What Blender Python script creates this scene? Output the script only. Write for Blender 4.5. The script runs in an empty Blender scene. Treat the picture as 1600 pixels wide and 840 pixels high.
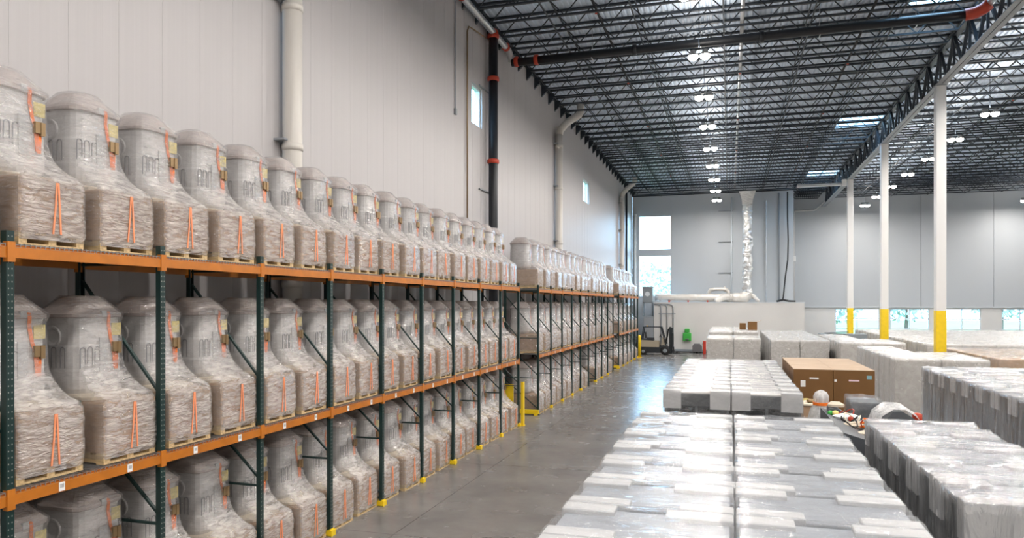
import bpy, math, random
from mathutils import Vector, noise
random.seed(7)
D = bpy.data
SC = bpy.context.scene
COL = SC.collection

# ------------------------------------------------------------------ camera
EYE = 4.0
YAW = math.atan(340 / 1125)
cam_d = D.cameras.new('camera')
cam_d.sensor_width = 36.0
cam_d.lens = 1125 / 1600 * 36.0
cam_d.shift_y = 55.5 / 1600
cam_d.clip_start = 0.1
cam_d.clip_end = 600
cam = D.objects.new('camera', cam_d)
cam.location = (0, 0, EYE)
cam.rotation_euler = (math.pi / 2, 0, YAW)
COL.objects.link(cam)
SC.camera = cam

# ------------------------------------------------------------------ world (bright overcast sky)
world = D.worlds.new('overcast_sky')
SC.world = world
world.use_nodes = True
wn = world.node_tree.nodes
wl = world.node_tree.links
bg = wn['Background']
tc = wn.new('ShaderNodeTexCoord')
sep = wn.new('ShaderNodeSeparateXYZ')
ramp = wn.new('ShaderNodeValToRGB')
ramp.color_ramp.elements[0].position = 0.0
ramp.color_ramp.elements[0].color = (0.42, 0.71, 1.0, 1)
ramp.color_ramp.elements[1].position = 1.0
ramp.color_ramp.elements[1].color = (0.40, 0.68, 1.0, 1)
wl.new(tc.outputs['Generated'], sep.inputs[0])
wl.new(sep.outputs['Z'], ramp.inputs['Fac'])
wl.new(ramp.outputs['Color'], bg.inputs['Color'])
bg.inputs['Strength'].default_value = 13.0

# ------------------------------------------------------------------ exposure
vs = SC.view_settings
vs.view_transform = 'Standard'
vs.look = 'None'
vs.gamma = 1.0
vs.use_curve_mapping = False
vs.exposure = 0.10
LAMP_W = 330.0          # watts of each lamp head pair
DECK_FILL = 0.17          # share given to an upward light added to brighten the roof deck
LAMP_COL = (1.0, 0.94, 0.88)
cy = SC.cycles
cy.use_denoising = True
cy.max_bounces = 8
cy.diffuse_bounces = 4
cy.glossy_bounces = 3
cy.transmission_bounces = 4
cy.transparent_max_bounces = 16
cy.caustics_reflective = False
cy.caustics_refractive = False
cy.sample_clamp_indirect = 6.0
cy.blur_glossy = 0.5

# ------------------------------------------------------------------ materials
MATS = {}


def mat(name, col, rough=0.6, metal=0.0, vary=0.0, vscale=4.0, bump=0.0, bscale=30.0, stretch=(1, 1, 1), emit=None, spec=0.5, bdist=0.02):
    m = D.materials.new(name)
    m.use_nodes = True
    n = m.node_tree.nodes
    l = m.node_tree.links
    b = n['Principled BSDF']
    b.inputs['Base Color'].default_value = (*col, 1)
    b.inputs['Roughness'].default_value = rough
    b.inputs['Metallic'].default_value = metal
    b.inputs['Specular IOR Level'].default_value = spec
    if emit:
        b.inputs['Emission Color'].default_value = (*emit[0], 1)
        b.inputs['Emission Strength'].default_value = emit[1]
    if vary or bump:
        t = n.new('ShaderNodeTexCoord')
        mp = n.new('ShaderNodeMapping')
        mp.inputs['Scale'].default_value = stretch
        l.new(t.outputs['Object'], mp.inputs['Vector'])
    if vary:
        nz = n.new('ShaderNodeTexNoise')
        nz.inputs['Scale'].default_value = vscale
        nz.inputs['Detail'].default_value = 4
        l.new(mp.outputs[0], nz.inputs['Vector'])
        r = n.new('ShaderNodeValToRGB')
        r.color_ramp.elements[0].position = 0.3
        r.color_ramp.elements[1].position = 0.7
        r.color_ramp.elements[0].color = (*[max(0, c * (1 - vary)) for c in col], 1)
        r.color_ramp.elements[1].color = (*[min(1, c * (1 + vary)) for c in col], 1)
        l.new(nz.outputs['Fac'], r.inputs['Fac'])
        l.new(r.outputs['Color'], b.inputs['Base Color'])
    if bump:
        nb = n.new('ShaderNodeTexNoise')
        nb.inputs['Scale'].default_value = bscale
        nb.inputs['Detail'].default_value = 3
        l.new(mp.outputs[0], nb.inputs['Vector'])
        bp = n.new('ShaderNodeBump')
        bp.inputs['Strength'].default_value = bump
        bp.inputs['Distance'].default_value = bdist
        l.new(nb.outputs['Fac'], bp.inputs['Height'])
        l.new(bp.outputs[0], b.inputs['Normal'])
    MATS[name] = m
    return m


def film_mat(name, lo, hi, gloss, edge, rough, tint=(0.9, 0.9, 0.9), scale=5.0, stretch=(1, 1, 1), bump=0.6, bdist=0.03, bscale=14.0, wraps_and_glare=False):
    """clear stretch film: see-through, slightly hazy in streaks, glossy with crumple"""
    m = D.materials.new(name)
    m.use_nodes = True
    n = m.node_tree.nodes
    l = m.node_tree.links
    n.remove(n['Principled BSDF'])
    out = n['Material Output']
    t = n.new('ShaderNodeTexCoord')
    oi = n.new('ShaderNodeObjectInfo')
    add = n.new('ShaderNodeVectorMath')
    add.operation = 'MULTIPLY_ADD'
    l.new(oi.outputs['Random'], add.inputs[0])
    add.inputs[1].default_value = (37, 23, 11)
    l.new(t.outputs['Object'], add.inputs[2])
    mp = n.new('ShaderNodeMapping')
    mp.inputs['Scale'].default_value = stretch
    l.new(add.outputs[0], mp.inputs['Vector'])
    nz = n.new('ShaderNodeTexNoise')
    nz.inputs['Scale'].default_value = scale
    nz.inputs['Detail'].default_value = 5
    nz.inputs['Distortion'].default_value = 0.8
    l.new(mp.outputs[0], nz.inputs['Vector'])
    mr = n.new('ShaderNodeMapRange')
    mr.inputs['From Min'].default_value = 0.35
    mr.inputs['From Max'].default_value = 0.68
    mr.inputs['To Min'].default_value = lo
    mr.inputs['To Max'].default_value = hi
    l.new(nz.outputs['Fac'], mr.inputs['Value'])
    haze = mr.outputs[0]
    if wraps_and_glare:
        # more wraps low round the carton; glare painted as haze, weaker on the ends
        def math_(op, a, b_=None):
            q = n.new('ShaderNodeMath')
            q.operation = op
            for i_, v_ in enumerate((a, b_)):
                if v_ is None:
                    continue
                if isinstance(v_, (int, float)):
                    q.inputs[i_].default_value = v_
                else:
                    l.new(v_, q.inputs[i_])
            return q.outputs[0]
        so = n.new('ShaderNodeSeparateXYZ')
        l.new(t.outputs['Object'], so.inputs[0])
        sn = n.new('ShaderNodeSeparateXYZ')
        l.new(t.outputs['Normal'], sn.inputs[0])
        ma = n.new('ShaderNodeMapRange')
        ma.inputs['From Min'].default_value = 0.90
        ma.inputs['From Max'].default_value = 1.15
        ma.inputs['To Min'].default_value = 1.0
        ma.inputs['To Max'].default_value = 0.50
        l.new(so.outputs['Z'], ma.inputs['Value'])
        mb_ = n.new('ShaderNodeMapRange')
        mb_.inputs['From Min'].default_value = 0.5
        mb_.inputs['From Max'].default_value = 0.9
        mb_.inputs['To Min'].default_value = 1.0
        mb_.inputs['To Max'].default_value = 0.35
        l.new(math_('ABSOLUTE', sn.outputs['Y']), mb_.inputs['Value'])
        haze = math_('MULTIPLY', math_('MULTIPLY', mr.outputs[0], ma.outputs[0]), mb_.outputs[0])
    nb = n.new('ShaderNodeTexNoise')
    nb.inputs['Scale'].default_value = bscale
    nb.inputs['Detail'].default_value = 4
    nb.inputs['Distortion'].default_value = 1.5
    l.new(mp.outputs[0], nb.inputs['Vector'])
    bp = n.new('ShaderNodeBump')
    bp.inputs['Strength'].default_value = bump
    bp.inputs['Distance'].default_value = bdist
    l.new(nb.outputs['Fac'], bp.inputs['Height'])
    tr = n.new('ShaderNodeBsdfTransparent')
    tr.inputs['Color'].default_value = (0.97, 0.97, 0.97, 1)
    df = n.new('ShaderNodeBsdfDiffuse')
    df.inputs['Color'].default_value = (*tint, 1)
    l.new(bp.outputs[0], df.inputs['Normal'])
    tl = n.new('ShaderNodeBsdfTranslucent')
    tl.inputs['Color'].default_value = (*tint, 1)
    hz = n.new('ShaderNodeMixShader')
    hz.inputs['Fac'].default_value = 0.3
    l.new(df.outputs[0], hz.inputs[1])
    l.new(tl.outputs[0], hz.inputs[2])
    gl = n.new('ShaderNodeBsdfGlossy')
    gl.inputs['Roughness'].default_value = rough
    gl.inputs['Color'].default_value = (1, 1, 1, 1)
    l.new(bp.outputs[0], gl.inputs['Normal'])
    m1 = n.new('ShaderNodeMixShader')
    l.new(haze, m1.inputs['Fac'])
    l.new(tr.outputs[0], m1.inputs[1])
    l.new(hz.outputs[0], m1.inputs[2])
    lw = n.new('ShaderNodeLayerWeight')
    lw.inputs['Blend'].default_value = 0.5
    l.new(bp.outputs[0], lw.inputs['Normal'])
    pw = n.new('ShaderNodeMath')
    pw.operation = 'POWER'
    l.new(lw.outputs['Facing'], pw.inputs[0])
    pw.inputs[1].default_value = 4.0
    m3 = n.new('ShaderNodeMath')
    m3.operation = 'MULTIPLY_ADD'
    l.new(pw.outputs[0], m3.inputs[0])
    m3.inputs[1].default_value = edge
    m3.inputs[2].default_value = gloss
    m3.use_clamp = True
    m2 = n.new('ShaderNodeMixShader')
    l.new(m3.outputs[0], m2.inputs['Fac'])
    l.new(m1.outputs[0], m2.inputs[1])
    l.new(gl.outputs[0], m2.inputs[2])
    l.new(m2.outputs[0], out.inputs['Surface'])
    MATS[name] = m
    return m


mat('wall_panel', (0.515, 0.492, 0.492), 0.45, bump=0.08, bscale=3.0, stretch=(1, 14, 0.05), vary=0.02, vscale=1.2)
mat('back_panel', (0.48, 0.51, 0.535), 0.45, bump=0.08, bscale=3.0, stretch=(10, 1, 0.05))
mat('white_wall', (0.70, 0.69, 0.67), 0.6, vary=0.03, vscale=0.6)
mat('deck_metal', (0.66, 0.76, 0.88), 0.5, metal=0.0, vary=0.06, vscale=0.4)
mat('joist_paint', (0.022, 0.030, 0.040), 0.45)
mat('girder_grey', (0.30, 0.32, 0.34), 0.5)
mat('rack_green', (0.006, 0.027, 0.025), 0.42)
mat('beam_orange', (0.52, 0.165, 0.015), 0.42, vary=0.12, vscale=5)
mat('safety_yellow', (0.90, 0.62, 0.01), 0.45, vary=0.05, vscale=6)
mat('wire_metal', (0.45, 0.45, 0.46), 0.35, metal=0.7)
mat('pallet_wood', (0.58, 0.42, 0.22), 0.75, vary=0.25, vscale=6, stretch=(1, 6, 6))
mat('kraft_carton', (0.44, 0.29, 0.18), 0.8, vary=0.10, vscale=2.5)
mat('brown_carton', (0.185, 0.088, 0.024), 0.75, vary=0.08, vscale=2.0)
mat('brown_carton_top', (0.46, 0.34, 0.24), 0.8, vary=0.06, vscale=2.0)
mat('grey_plastic', (0.66, 0.645, 0.635), 0.5, vary=0.10, vscale=4)
mat('dome_shaded', (0.50, 0.43, 0.40), 0.5, vary=0.15, vscale=5)  # housing grey with its brownish shade put into the colour
mat('vent_dark', (0.16, 0.16, 0.17), 0.5)
mat('vent_grey', (0.22, 0.22, 0.23), 0.5)
mat('cream_foam', (0.72, 0.63, 0.50), 0.9)
mat('white_foam', (0.57, 0.57, 0.57), 0.9)
mat('strap_orange', (0.95, 0.20, 0.015), 0.55)
mat('strap_hazed', (0.86, 0.30, 0.14), 0.6)  # haze of the film over the strap mixed into the orange
mat('strap_green', (0.03, 0.16, 0.13), 0.5)
mat('buckle_metal', (0.30, 0.20, 0.10), 0.4, metal=0.5)
mat('label_yellow', (0.82, 0.68, 0.25), 0.7)
mat('paper_white', (0.85, 0.85, 0.84), 0.7)
mat('print_dark', (0.05, 0.05, 0.06), 0.7)
mat('cabinet_dark', (0.075, 0.08, 0.085), 0.35)
mat('cabinet_top', (0.30, 0.32, 0.35), 0.4, vary=0.08, vscale=2)
mat('glass_black', (0.012, 0.013, 0.015), 0.08)
mat('white_carton', (0.58, 0.56, 0.535), 0.75, vary=0.05, vscale=2.0)
mat('pipe_white', (0.66, 0.625, 0.575), 0.4)
mat('pipe_black', (0.007, 0.009, 0.013), 0.45)
mat('pipe_silver', (0.62, 0.64, 0.66), 0.3, metal=0.8)
mat('coupling_red', (0.50, 0.05, 0.02), 0.45)
mat('duct_foil', (0.74, 0.73, 0.71), 0.28, metal=0.75, bump=1.0, bscale=2.5, stretch=(1, 1, 2.2), bdist=0.12)
mat('duct_wrap', (0.68, 0.64, 0.59), 0.42, metal=0.3, bump=0.8, bscale=3.0, bdist=0.08)
mat('column_white', (0.78, 0.775, 0.76), 0.5)
mat('lamp_lens', (1, 1, 1), 0.5, emit=((1.0, 0.94, 0.84), 40.0))
mat('lamp_housing', (0.30, 0.30, 0.30), 0.5)
mat('frame_white', (0.70, 0.74, 0.77), 0.4)
mat('black_rubber', (0.015, 0.015, 0.016), 0.7)
mat('truck_dark', (0.020, 0.026, 0.032), 0.4)
mat('truck_beige', (0.42, 0.36, 0.27), 0.45)
mat('truck_seat', (0.03, 0.03, 0.035), 0.6)
mat('amber', (0.9, 0.5, 0.05), 0.4)
mat('panel_grey', (0.25, 0.28, 0.30), 0.45)
mat('machine_grey', (0.09, 0.098, 0.108), 0.5, vary=0.1, vscale=3)
mat('green_plastic', (0.05, 0.42, 0.06), 0.4)
mat('red_plastic', (0.55, 0.04, 0.02), 0.4)
mat('grass', (0.10, 0.16, 0.05), 0.9, vary=0.3, vscale=0.4)
mat('leaf_green', (0.44, 0.46, 0.42), 0.8)
mat('bark', (0.16, 0.11, 0.08), 0.9)
for k in ('lamp_lens',):
    MATS[k].cycles.emission_sampling = 'NONE'

film_mat('load_film', 0.26, 0.70, 0.15, 0.5, 0.13, (0.93, 0.89, 0.87), 4.5, (1, 1, 4.0), 1.0, 0.05, 6.0, wraps_and_glare=True)
film_mat('silver_film', 0.05, 0.36, 0.22, 0.25, 0.05, (0.84, 0.85, 0.87), 3.0, (2.2, 2.2, 0.45), 0.9, 0.12, 2.2)
film_mat('cooler_film', 0.06, 0.24, 0.06, 0.19, 0.06, (0.80, 0.81, 0.83), 3.0, (0.7, 2.4, 0.8), 0.6, 0.06, 4.0)
film_mat('milky_film', 0.30, 0.44, 0.08, 0.35, 0.18, (0.84, 0.82, 0.79), 6.0, (0.7, 2.4, 0.8), 0.7, 0.03, 6.0)
film_mat('drape_film', 0.45, 0.85, 0.05, 0.4, 0.25, (0.85, 0.85, 0.84), 5.0, (2, 2, 0.6), 0.6, 0.03, 9.0)

# thin window glass
gm = D.materials.new('window_glass')
gm.use_nodes = True
_n = gm.node_tree.nodes
_l = gm.node_tree.links
_n.remove(_n['Principled BSDF'])
_t = _n.new('ShaderNodeBsdfTransparent')
_t.inputs['Color'].default_value = (0.94, 0.97, 0.98, 1)
_g = _n.new('ShaderNodeBsdfGlossy')
_g.inputs['Roughness'].default_value = 0.03
_w = _n.new('ShaderNodeLayerWeight')
_w.inputs['Blend'].default_value = 0.5
_p = _n.new('ShaderNodeMath')
_p.operation = 'POWER'
_p.inputs[1].default_value = 5.0
_l.new(_w.outputs['Facing'], _p.inputs[0])
_m = _n.new('ShaderNodeMixShader')
_l.new(_p.outputs[0], _m.inputs['Fac'])
_l.new(_t.outputs[0], _m.inputs[1])
_l.new(_g.outputs[0], _m.inputs[2])
_l.new(_m.outputs[0], _n['Material Output'].inputs['Surface'])
MATS['window_glass'] = gm

# sealed concrete floor with saw-cut joints
fm = mat('concrete', (0.27, 0.26, 0.25), 0.30)
n = fm.node_tree.nodes
l = fm.node_tree.links
b = n['Principled BSDF']
t = n.new('ShaderNodeTexCoord')
n1 = n.new('ShaderNodeTexNoise')
n1.inputs['Scale'].default_value = 0.55
n1.inputs['Detail'].default_value = 8
n1.inputs['Roughness'].default_value = 0.65
l.new(t.outputs['Object'], n1.inputs['Vector'])
r1 = n.new('ShaderNodeValToRGB')
r1.color_ramp.elements[0].position = 0.30
r1.color_ramp.elements[1].position = 0.72
r1.color_ramp.elements[0].color = (0.150, 0.142, 0.135, 1)
r1.color_ramp.elements[1].color = (0.265, 0.252, 0.238, 1)
l.new(n1.outputs['Fac'], r1.inputs['Fac'])
bk = n.new('ShaderNodeTexBrick')
bk.offset = 0.0
bk.inputs['Scale'].default_value = 1.0
bk.inputs['Brick Width'].default_value = 5.6
bk.inputs['Row Height'].default_value = 5.7
bk.inputs['Mortar Size'].default_value = 0.012
bk.inputs['Mortar Smooth'].default_value = 0.3
bk.inputs['Color1'].default_value = (1, 1, 1, 1)
bk.inputs['Color2'].default_value = (0.95, 0.95, 0.95, 1)
bk.inputs['Mortar'].default_value = (0.45, 0.45, 0.45, 1)
l.new(t.outputs['Object'], bk.inputs['Vector'])
mx = n.new('ShaderNodeMix')
mx.data_type = 'RGBA'
mx.blend_type = 'MULTIPLY'
mx.inputs[0].default_value = 1.0
l.new(r1.outputs['Color'], mx.inputs[6])
l.new(bk.outputs['Color'], mx.inputs[7])
l.new(mx.outputs[2], b.inputs['Base Color'])
n2 = n.new('ShaderNodeTexNoise')
n2.inputs['Scale'].default_value = 1.3
n2.inputs['Detail'].default_value = 6
l.new(t.outputs['Object'], n2.inputs['Vector'])
mr = n.new('ShaderNodeMapRange')
mr.inputs['From Min'].default_value = 0.3
mr.inputs['From Max'].default_value = 0.7
mr.inputs['To Min'].default_value = 0.20
mr.inputs['To Max'].default_value = 0.30
l.new(n2.outputs['Fac'], mr.inputs['Value'])
l.new(mr.outputs[0], b.inputs['Roughness'])
b.inputs['Specular IOR Level'].default_value = 0.7

# rack post paint with the rows of punched slots
pm = mat('rack_post', (0.006, 0.027, 0.025), 0.42)
n = pm.node_tree.nodes
l = pm.node_tree.links
b = n['Principled BSDF']
t = n.new('ShaderNodeTexCoord')
sx = n.new('ShaderNodeSeparateXYZ')
l.new(t.outputs['Object'], sx.inputs[0])


def mth(op, a, bb=None, c=None):
    q = n.new('ShaderNodeMath')
    q.operation = op
    for i, v in enumerate((a, bb, c)):
        if v is None:
            continue
        if isinstance(v, (int, float)):
            q.inputs[i].default_value = v
        else:
            l.new(v, q.inputs[i])
    return q.outputs[0]


zz = mth('ABSOLUTE', mth('SUBTRACT', mth('FRACT', mth('MULTIPLY', sx.outputs['Z'], 16.0)), 0.5))
yy = mth('ABSOLUTE', sx.outputs['Y'])
dots = mth('MULTIPLY', mth('LESS_THAN', zz, 0.11), mth('LESS_THAN', mth('ABSOLUTE', mth('SUBTRACT', yy, 0.018)), 0.005))
mx = n.new('ShaderNodeMix')
mx.data_type = 'RGBA'
l.new(dots, mx.inputs[0])
mx.inputs[6].default_value = (0.006, 0.027, 0.025, 1)
mx.inputs[7].default_value = (0.34, 0.33, 0.29, 1)
l.new(mx.outputs[2], b.inputs['Base Color'])

# shelf tag with printed bars
tm = mat('tag_print', (0.85, 0.85, 0.84), 0.6)
n = tm.node_tree.nodes
l = tm.node_tree.links
b = n['Principled BSDF']
t = n.new('ShaderNodeTexCoord')
sx = n.new('ShaderNodeSeparateXYZ')
l.new(t.outputs['Object'], sx.inputs[0])
bars = mth('LESS_THAN', mth('FRACT', mth('MULTIPLY', sx.outputs['Y'], 110.0)), 0.45)
band = mth('MULTIPLY', mth('GREATER_THAN', sx.outputs['Z'], -0.012), mth('LESS_THAN', sx.outputs['Z'], 0.028))
inn = mth('LESS_THAN', mth('ABSOLUTE', sx.outputs['Y']), 0.024)
mk = mth('MULTIPLY', mth('MULTIPLY', bars, band), inn)
mx = n.new('ShaderNodeMix')
mx.data_type = 'RGBA'
l.new(mk, mx.inputs[0])
mx.inputs[6].default_value = (0.85, 0.85, 0.84, 1)
mx.inputs[7].default_value = (0.05, 0.05, 0.06, 1)
l.new(mx.outputs[2], b.inputs['Base Color'])


# ------------------------------------------------------------------ geometry helpers
class MB:
    def __init__(s):
        s.v = []
        s.f = []

    def box(s, x0, x1, y0, y1, z0, z1):
        i = len(s.v)
        s.v += [(x0, y0, z0), (x1, y0, z0), (x1, y1, z0), (x0, y1, z0), (x0, y0, z1), (x1, y0, z1), (x1, y1, z1), (x0, y1, z1)]
        s.f += [tuple(i + k for k in q) for q in ((0, 3, 2, 1), (4, 5, 6, 7), (0, 1, 5, 4), (1, 2, 6, 5), (2, 3, 7, 6), (3, 0, 4, 7))]
        return s

    def cbox(s, c, d):
        return s.box(c[0] - d[0] / 2, c[0] + d[0] / 2, c[1] - d[1] / 2, c[1] + d[1] / 2, c[2] - d[2] / 2, c[2] + d[2] / 2)

    def chamfer_box(s, x0, x1, y0, y1, z0, z1, c=0.01):
        """box with chamfered vertical edges and a chamfered top"""
        def ring(z, k):
            return [(x0 + c + k, y0 + k, z), (x1 - c - k, y0 + k, z), (x1 - k, y0 + c + k, z), (x1 - k, y1 - c - k, z),
                    (x1 - c - k, y1 - k, z), (x0 + c + k, y1 - k, z), (x0 + k, y1 - c - k, z), (x0 + k, y0 + c + k, z)]
        s.rings([ring(z0 + c, 0) if False else ring(z0, 0), ring(z1 - c, 0), ring(z1, c * 0.8)], True, True)
        return s

    def bar(s, p, q, w, h=None, up=(0, 0, 1)):
        p = Vector(p)
        q = Vector(q)
        h = w if h is None else h
        d = (q - p).normalized()
        u = Vector(up)
        if abs(d.dot(u)) > 0.98:
            u = Vector((1, 0, 0))
        a = d.cross(u).normalized() * (w / 2)
        c = a.cross(d).normalized() * (h / 2)
        i = len(s.v)
        for e in (p, q):
            s.v += [tuple(e - a - c), tuple(e + a - c), tuple(e + a + c), tuple(e - a + c)]
        s.f += [tuple(i + k for k in t_) for t_ in ((0, 1, 2, 3), (7, 6, 5, 4), (0, 4, 5, 1), (1, 5, 6, 2), (2, 6, 7, 3), (3, 7, 4, 0))]
        return s

    def rings(s, rs, cap0=False, cap1=False, closed=True):
        i = len(s.v)
        m = len(rs[0])
        for r in rs:
            s.v += [tuple(p) for p in r]
        for k in range(len(rs) - 1):
            for j in range(m if closed else m - 1):
                a = i + k * m + j
                b_ = i + k * m + (j + 1) % m
                s.f.append((a, b_, b_ + m, a + m))
        if cap0:
            s.f.append(tuple(i + j for j in reversed(range(m))))
        if cap1:
            s.f.append(tuple(i + (len(rs) - 1) * m + j for j in range(m)))
        return s

    def tube(s, pts, r, seg=10, cap=True):
        pts = [Vector(p) for p in pts]
        rs = []
        prev = None
        for k, p in enumerate(pts):
            if k == 0:
                d = pts[1] - p
            elif k == len(pts) - 1:
                d = p - pts[k - 1]
            else:
                d = (pts[k + 1] - p).normalized() + (p - pts[k - 1]).normalized()
            d.normalize()
            if prev is None:
                u = Vector((0, 0, 1)) if abs(d.z) < 0.9 else Vector((1, 0, 0))
                a = d.cross(u).normalized()
            else:
                a = (prev - d * prev.dot(d)).normalized()
            prev = a
            b_ = d.cross(a)
            rr = r[k] if isinstance(r, (list, tuple)) else r
            rs.append([p + (a * math.cos(w) + b_ * math.sin(w)) * rr for w in [2 * math.pi * j / seg for j in range(seg)]])
        return s.rings(rs, cap, cap)

    def lathe(s, prof, seg=20, c=(0, 0, 0), axis='z'):
        rs = []
        for r, z in prof:
            row = []
            for j in range(seg):
                w = 2 * math.pi * j / seg
                a, b_ = r * math.cos(w), r * math.sin(w)
                row.append({'z': (c[0] + a, c[1] + b_, c[2] + z), 'y': (c[0] + b_, c[1] + z, c[2] + a), 'x': (c[0] + z, c[1] + a, c[2] + b_)}[axis])
            rs.append(row)
        return s.rings(rs, prof[0][0] > 0, prof[-1][0] > 0)

    def prism(s, pts, y0, y1):
        """x-z outline extruded along y"""
        i = len(s.v)
        m = len(pts)
        s.v += [(x, y0, z) for x, z in pts] + [(x, y1, z) for x, z in pts]
        s.f += [tuple(i + j for j in range(m)), tuple(i + m + j for j in reversed(range(m)))]
        s.f += [(i + j, i + m + j, i + m + (j + 1) % m, i + (j + 1) % m) for j in range(m)]
        return s

    def mesh(s, name, material, smooth=False):
        me = D.meshes.new(name)
        me.from_pydata(s.v, [], s.f)
        me.materials.append(MATS[material])
        if smooth:
            me.polygons.foreach_set('use_smooth', [True] * len(me.polygons))
        me.update()
        return me


def put(name, me, parent=None, loc=(0, 0, 0), rot=(0, 0, 0)):
    o = D.objects.new(name, me)
    COL.objects.link(o)
    o.location = loc
    o.rotation_euler = rot
    if parent is not None:
        o.parent = parent
    return o


def obj(name, mb, material, parent=None, loc=(0, 0, 0), rot=(0, 0, 0), smooth=False):
    return put(name, mb.mesh(name, material, smooth), parent, loc, rot)


def tag(o, label, cat, group=None):
    o['label'] = label
    o['category'] = cat
    if group:
        o['group'] = group
    return o


def thing(name, label, cat, loc=(0, 0, 0), rotz=0.0, group=None):
    o = D.objects.new(name, None)
    o.empty_display_size = 0.1
    COL.objects.link(o)
    o.location = loc
    o.rotation_euler = (0, 0, rotz)
    return tag(o, label, cat, group)


def struct(o):
    o['kind'] = 'structure'
    return o


ORD = ['first', 'second', 'third', 'fourth', 'fifth', 'sixth', 'seventh', 'eighth', 'ninth', 'tenth', 'eleventh', 'twelfth', 'thirteenth',
       'fourteenth', 'fifteenth', 'sixteenth', 'seventeenth', 'eighteenth', 'nineteenth', 'twentieth', 'twenty-first', 'twenty-second', 'twenty-third', 'twenty-fourth']

# ------------------------------------------------------------------ the building
WX = -8.5       # left wall face
YB = 66.0       # rear wall, near part
YC = 72.0       # rear wall, recessed part
XS = 5.25       # where the rear wall steps back
XR = 42.0       # right wall
YF = -14.0      # wall behind the camera
ZD = 14.5       # roof deck underside
ZJ = 13.72      # joist bottom

struct(obj('floor', MB().box(WX - 0.3, XR + 0.3, YF - 0.3, YC + 0.3, -0.2, 0), 'concrete'))


def slab_with_holes(mb, axis, a0, a1, z0, z1, t0, t1, holes):
    """wall slab in (a,z) with rectangular holes; t = thickness range on the other axis"""
    av = sorted({a0, a1, *[h[0] for h in holes], *[h[1] for h in holes]})
    zv = sorted({z0, z1, *[h[2] for h in holes], *[h[3] for h in holes]})
    for i in range(len(av) - 1):
        for j in range(len(zv) - 1):
            ca, cz = (av[i] + av[i + 1]) / 2, (zv[j] + zv[j + 1]) / 2
            if any(h[0] < ca < h[1] and h[2] < cz < h[3] for h in holes):
                continue
            if axis == 'y':
                mb.box(t0, t1, av[i], av[i + 1], zv[j], zv[j + 1])
            else:
                mb.box(av[i], av[i + 1], t0, t1, zv[j], zv[j + 1])
    return mb


PW = 0.836
PY0 = 7.53 - PW * 12
LW = [(23.33, 24.41, 10.27, 11.68), (43.05, 44.95, 10.30, 11.66)]
# snap the window sides to panel joints
LWS = []
for (a, b_, z0, z1) in LW:
    LWS.append((a, b_, z0, z1))
wall_left = struct(obj('wall_left', slab_with_holes(MB(), 'y', YF, YB + 0.3, 0, ZD + 0.6, WX - 0.3, WX - 0.04, LWS), 'wall_panel'))
k = 0
y = PY0
panel_full = MB()
panel_full.rings([[(0, 0.0, z), (0.035, 0.0, z), (0.04, 0.005, z), (0.04, PW - 0.005, z), (0.035, PW, z), (0, PW, z)] for z in (0, ZD)], True, True)
panel_me = panel_full.mesh('panel', 'wall_panel')
while y < YB - 0.05:
    y1 = min(y + PW, YB)
    hit = [h for h in LWS if h[0] < y1 - 0.001 and h[1] > y + 0.001]
    if not hit and y1 - y > PW - 0.01:
        put('panel', panel_me, wall_left, (WX - 0.04, y, 0))
    else:
        mb = MB()
        slab_with_holes(mb, 'y', 0.006, y1 - y - 0.006, 0, ZD, 0, 0.04, [(max(0.006, h[0] - y), min(y1 - y - 0.006, h[1] - y), h[2], h[3]) for h in hit])
        obj('panel', mb, 'wall_panel', wall_left, (WX - 0.04, y, 0))
    y += PW


def window(name, axis, a0, a1, z0, z1, t, depth, cols, rows, fr=0.06, mun=0.03, matf='frame_white', sill=True):
    """a window filling the hole: frame ring, muntin bars, panes; t is the room face, depth goes outward (signed)"""
    def bx(mb, p0, p1, q0, q1, t0, t1):
        t0, t1 = min(t0, t1), max(t0, t1)
        if axis == 'y':
            mb.box(t0, t1, p0, p1, q0, q1)
        else:
            mb.box(p0, p1, t0, t1, q0, q1)
    f = MB()
    ta, tb = t + depth * 0.25, t + depth * 0.75
    bx(f, a0, a0 + fr, z0, z1, ta, tb)
    bx(f, a1 - fr, a1, z0, z1, ta, tb)
    bx(f, a0 + fr, a1 - fr, z0, z0 + fr, ta, tb)
    bx(f, a0 + fr, a1 - fr, z1 - fr, z1, ta, tb)
    w = struct(obj(name, f, matf))
    for i in range(1, cols):
        m = MB()
        a = a0 + (a1 - a0) * i / cols
        bx(m, a - mun / 2, a + mun / 2, z0 + fr, z1 - fr, t + depth * 0.35, t + depth * 0.65)
        obj('mullion', m, matf, w)
    for j in range(1, rows):
        m = MB()
        z = z0 + (z1 - z0) * j / rows
        bx(m, a0 + fr, a1 - fr, z - mun / 2, z + mun / 2, t + depth * 0.36, t + depth * 0.64)
        obj('transom', m, matf, w)
    for i in range(cols):
        for j in range(rows):
            m = MB()
            bx(m, a0 + (a1 - a0) * i / cols + (fr if i == 0 else mun / 2), a0 + (a1 - a0) * (i + 1) / cols - (fr if i == cols - 1 else mun / 2),
               z0 + (z1 - z0) * j / rows + (fr if j == 0 else mun / 2), z0 + (z1 - z0) * (j + 1) / rows - (fr if j == rows - 1 else mun / 2), t + depth * 0.48, t + depth * 0.52)
            obj('pane', m, 'window_glass', w)
    return w


window('window_1', 'y', *LWS[0], WX, -0.3, 1, 1, fr=0.07)
window('window_2', 'y', *LWS[1], WX, -0.3, 1, 1, fr=0.07)

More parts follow.
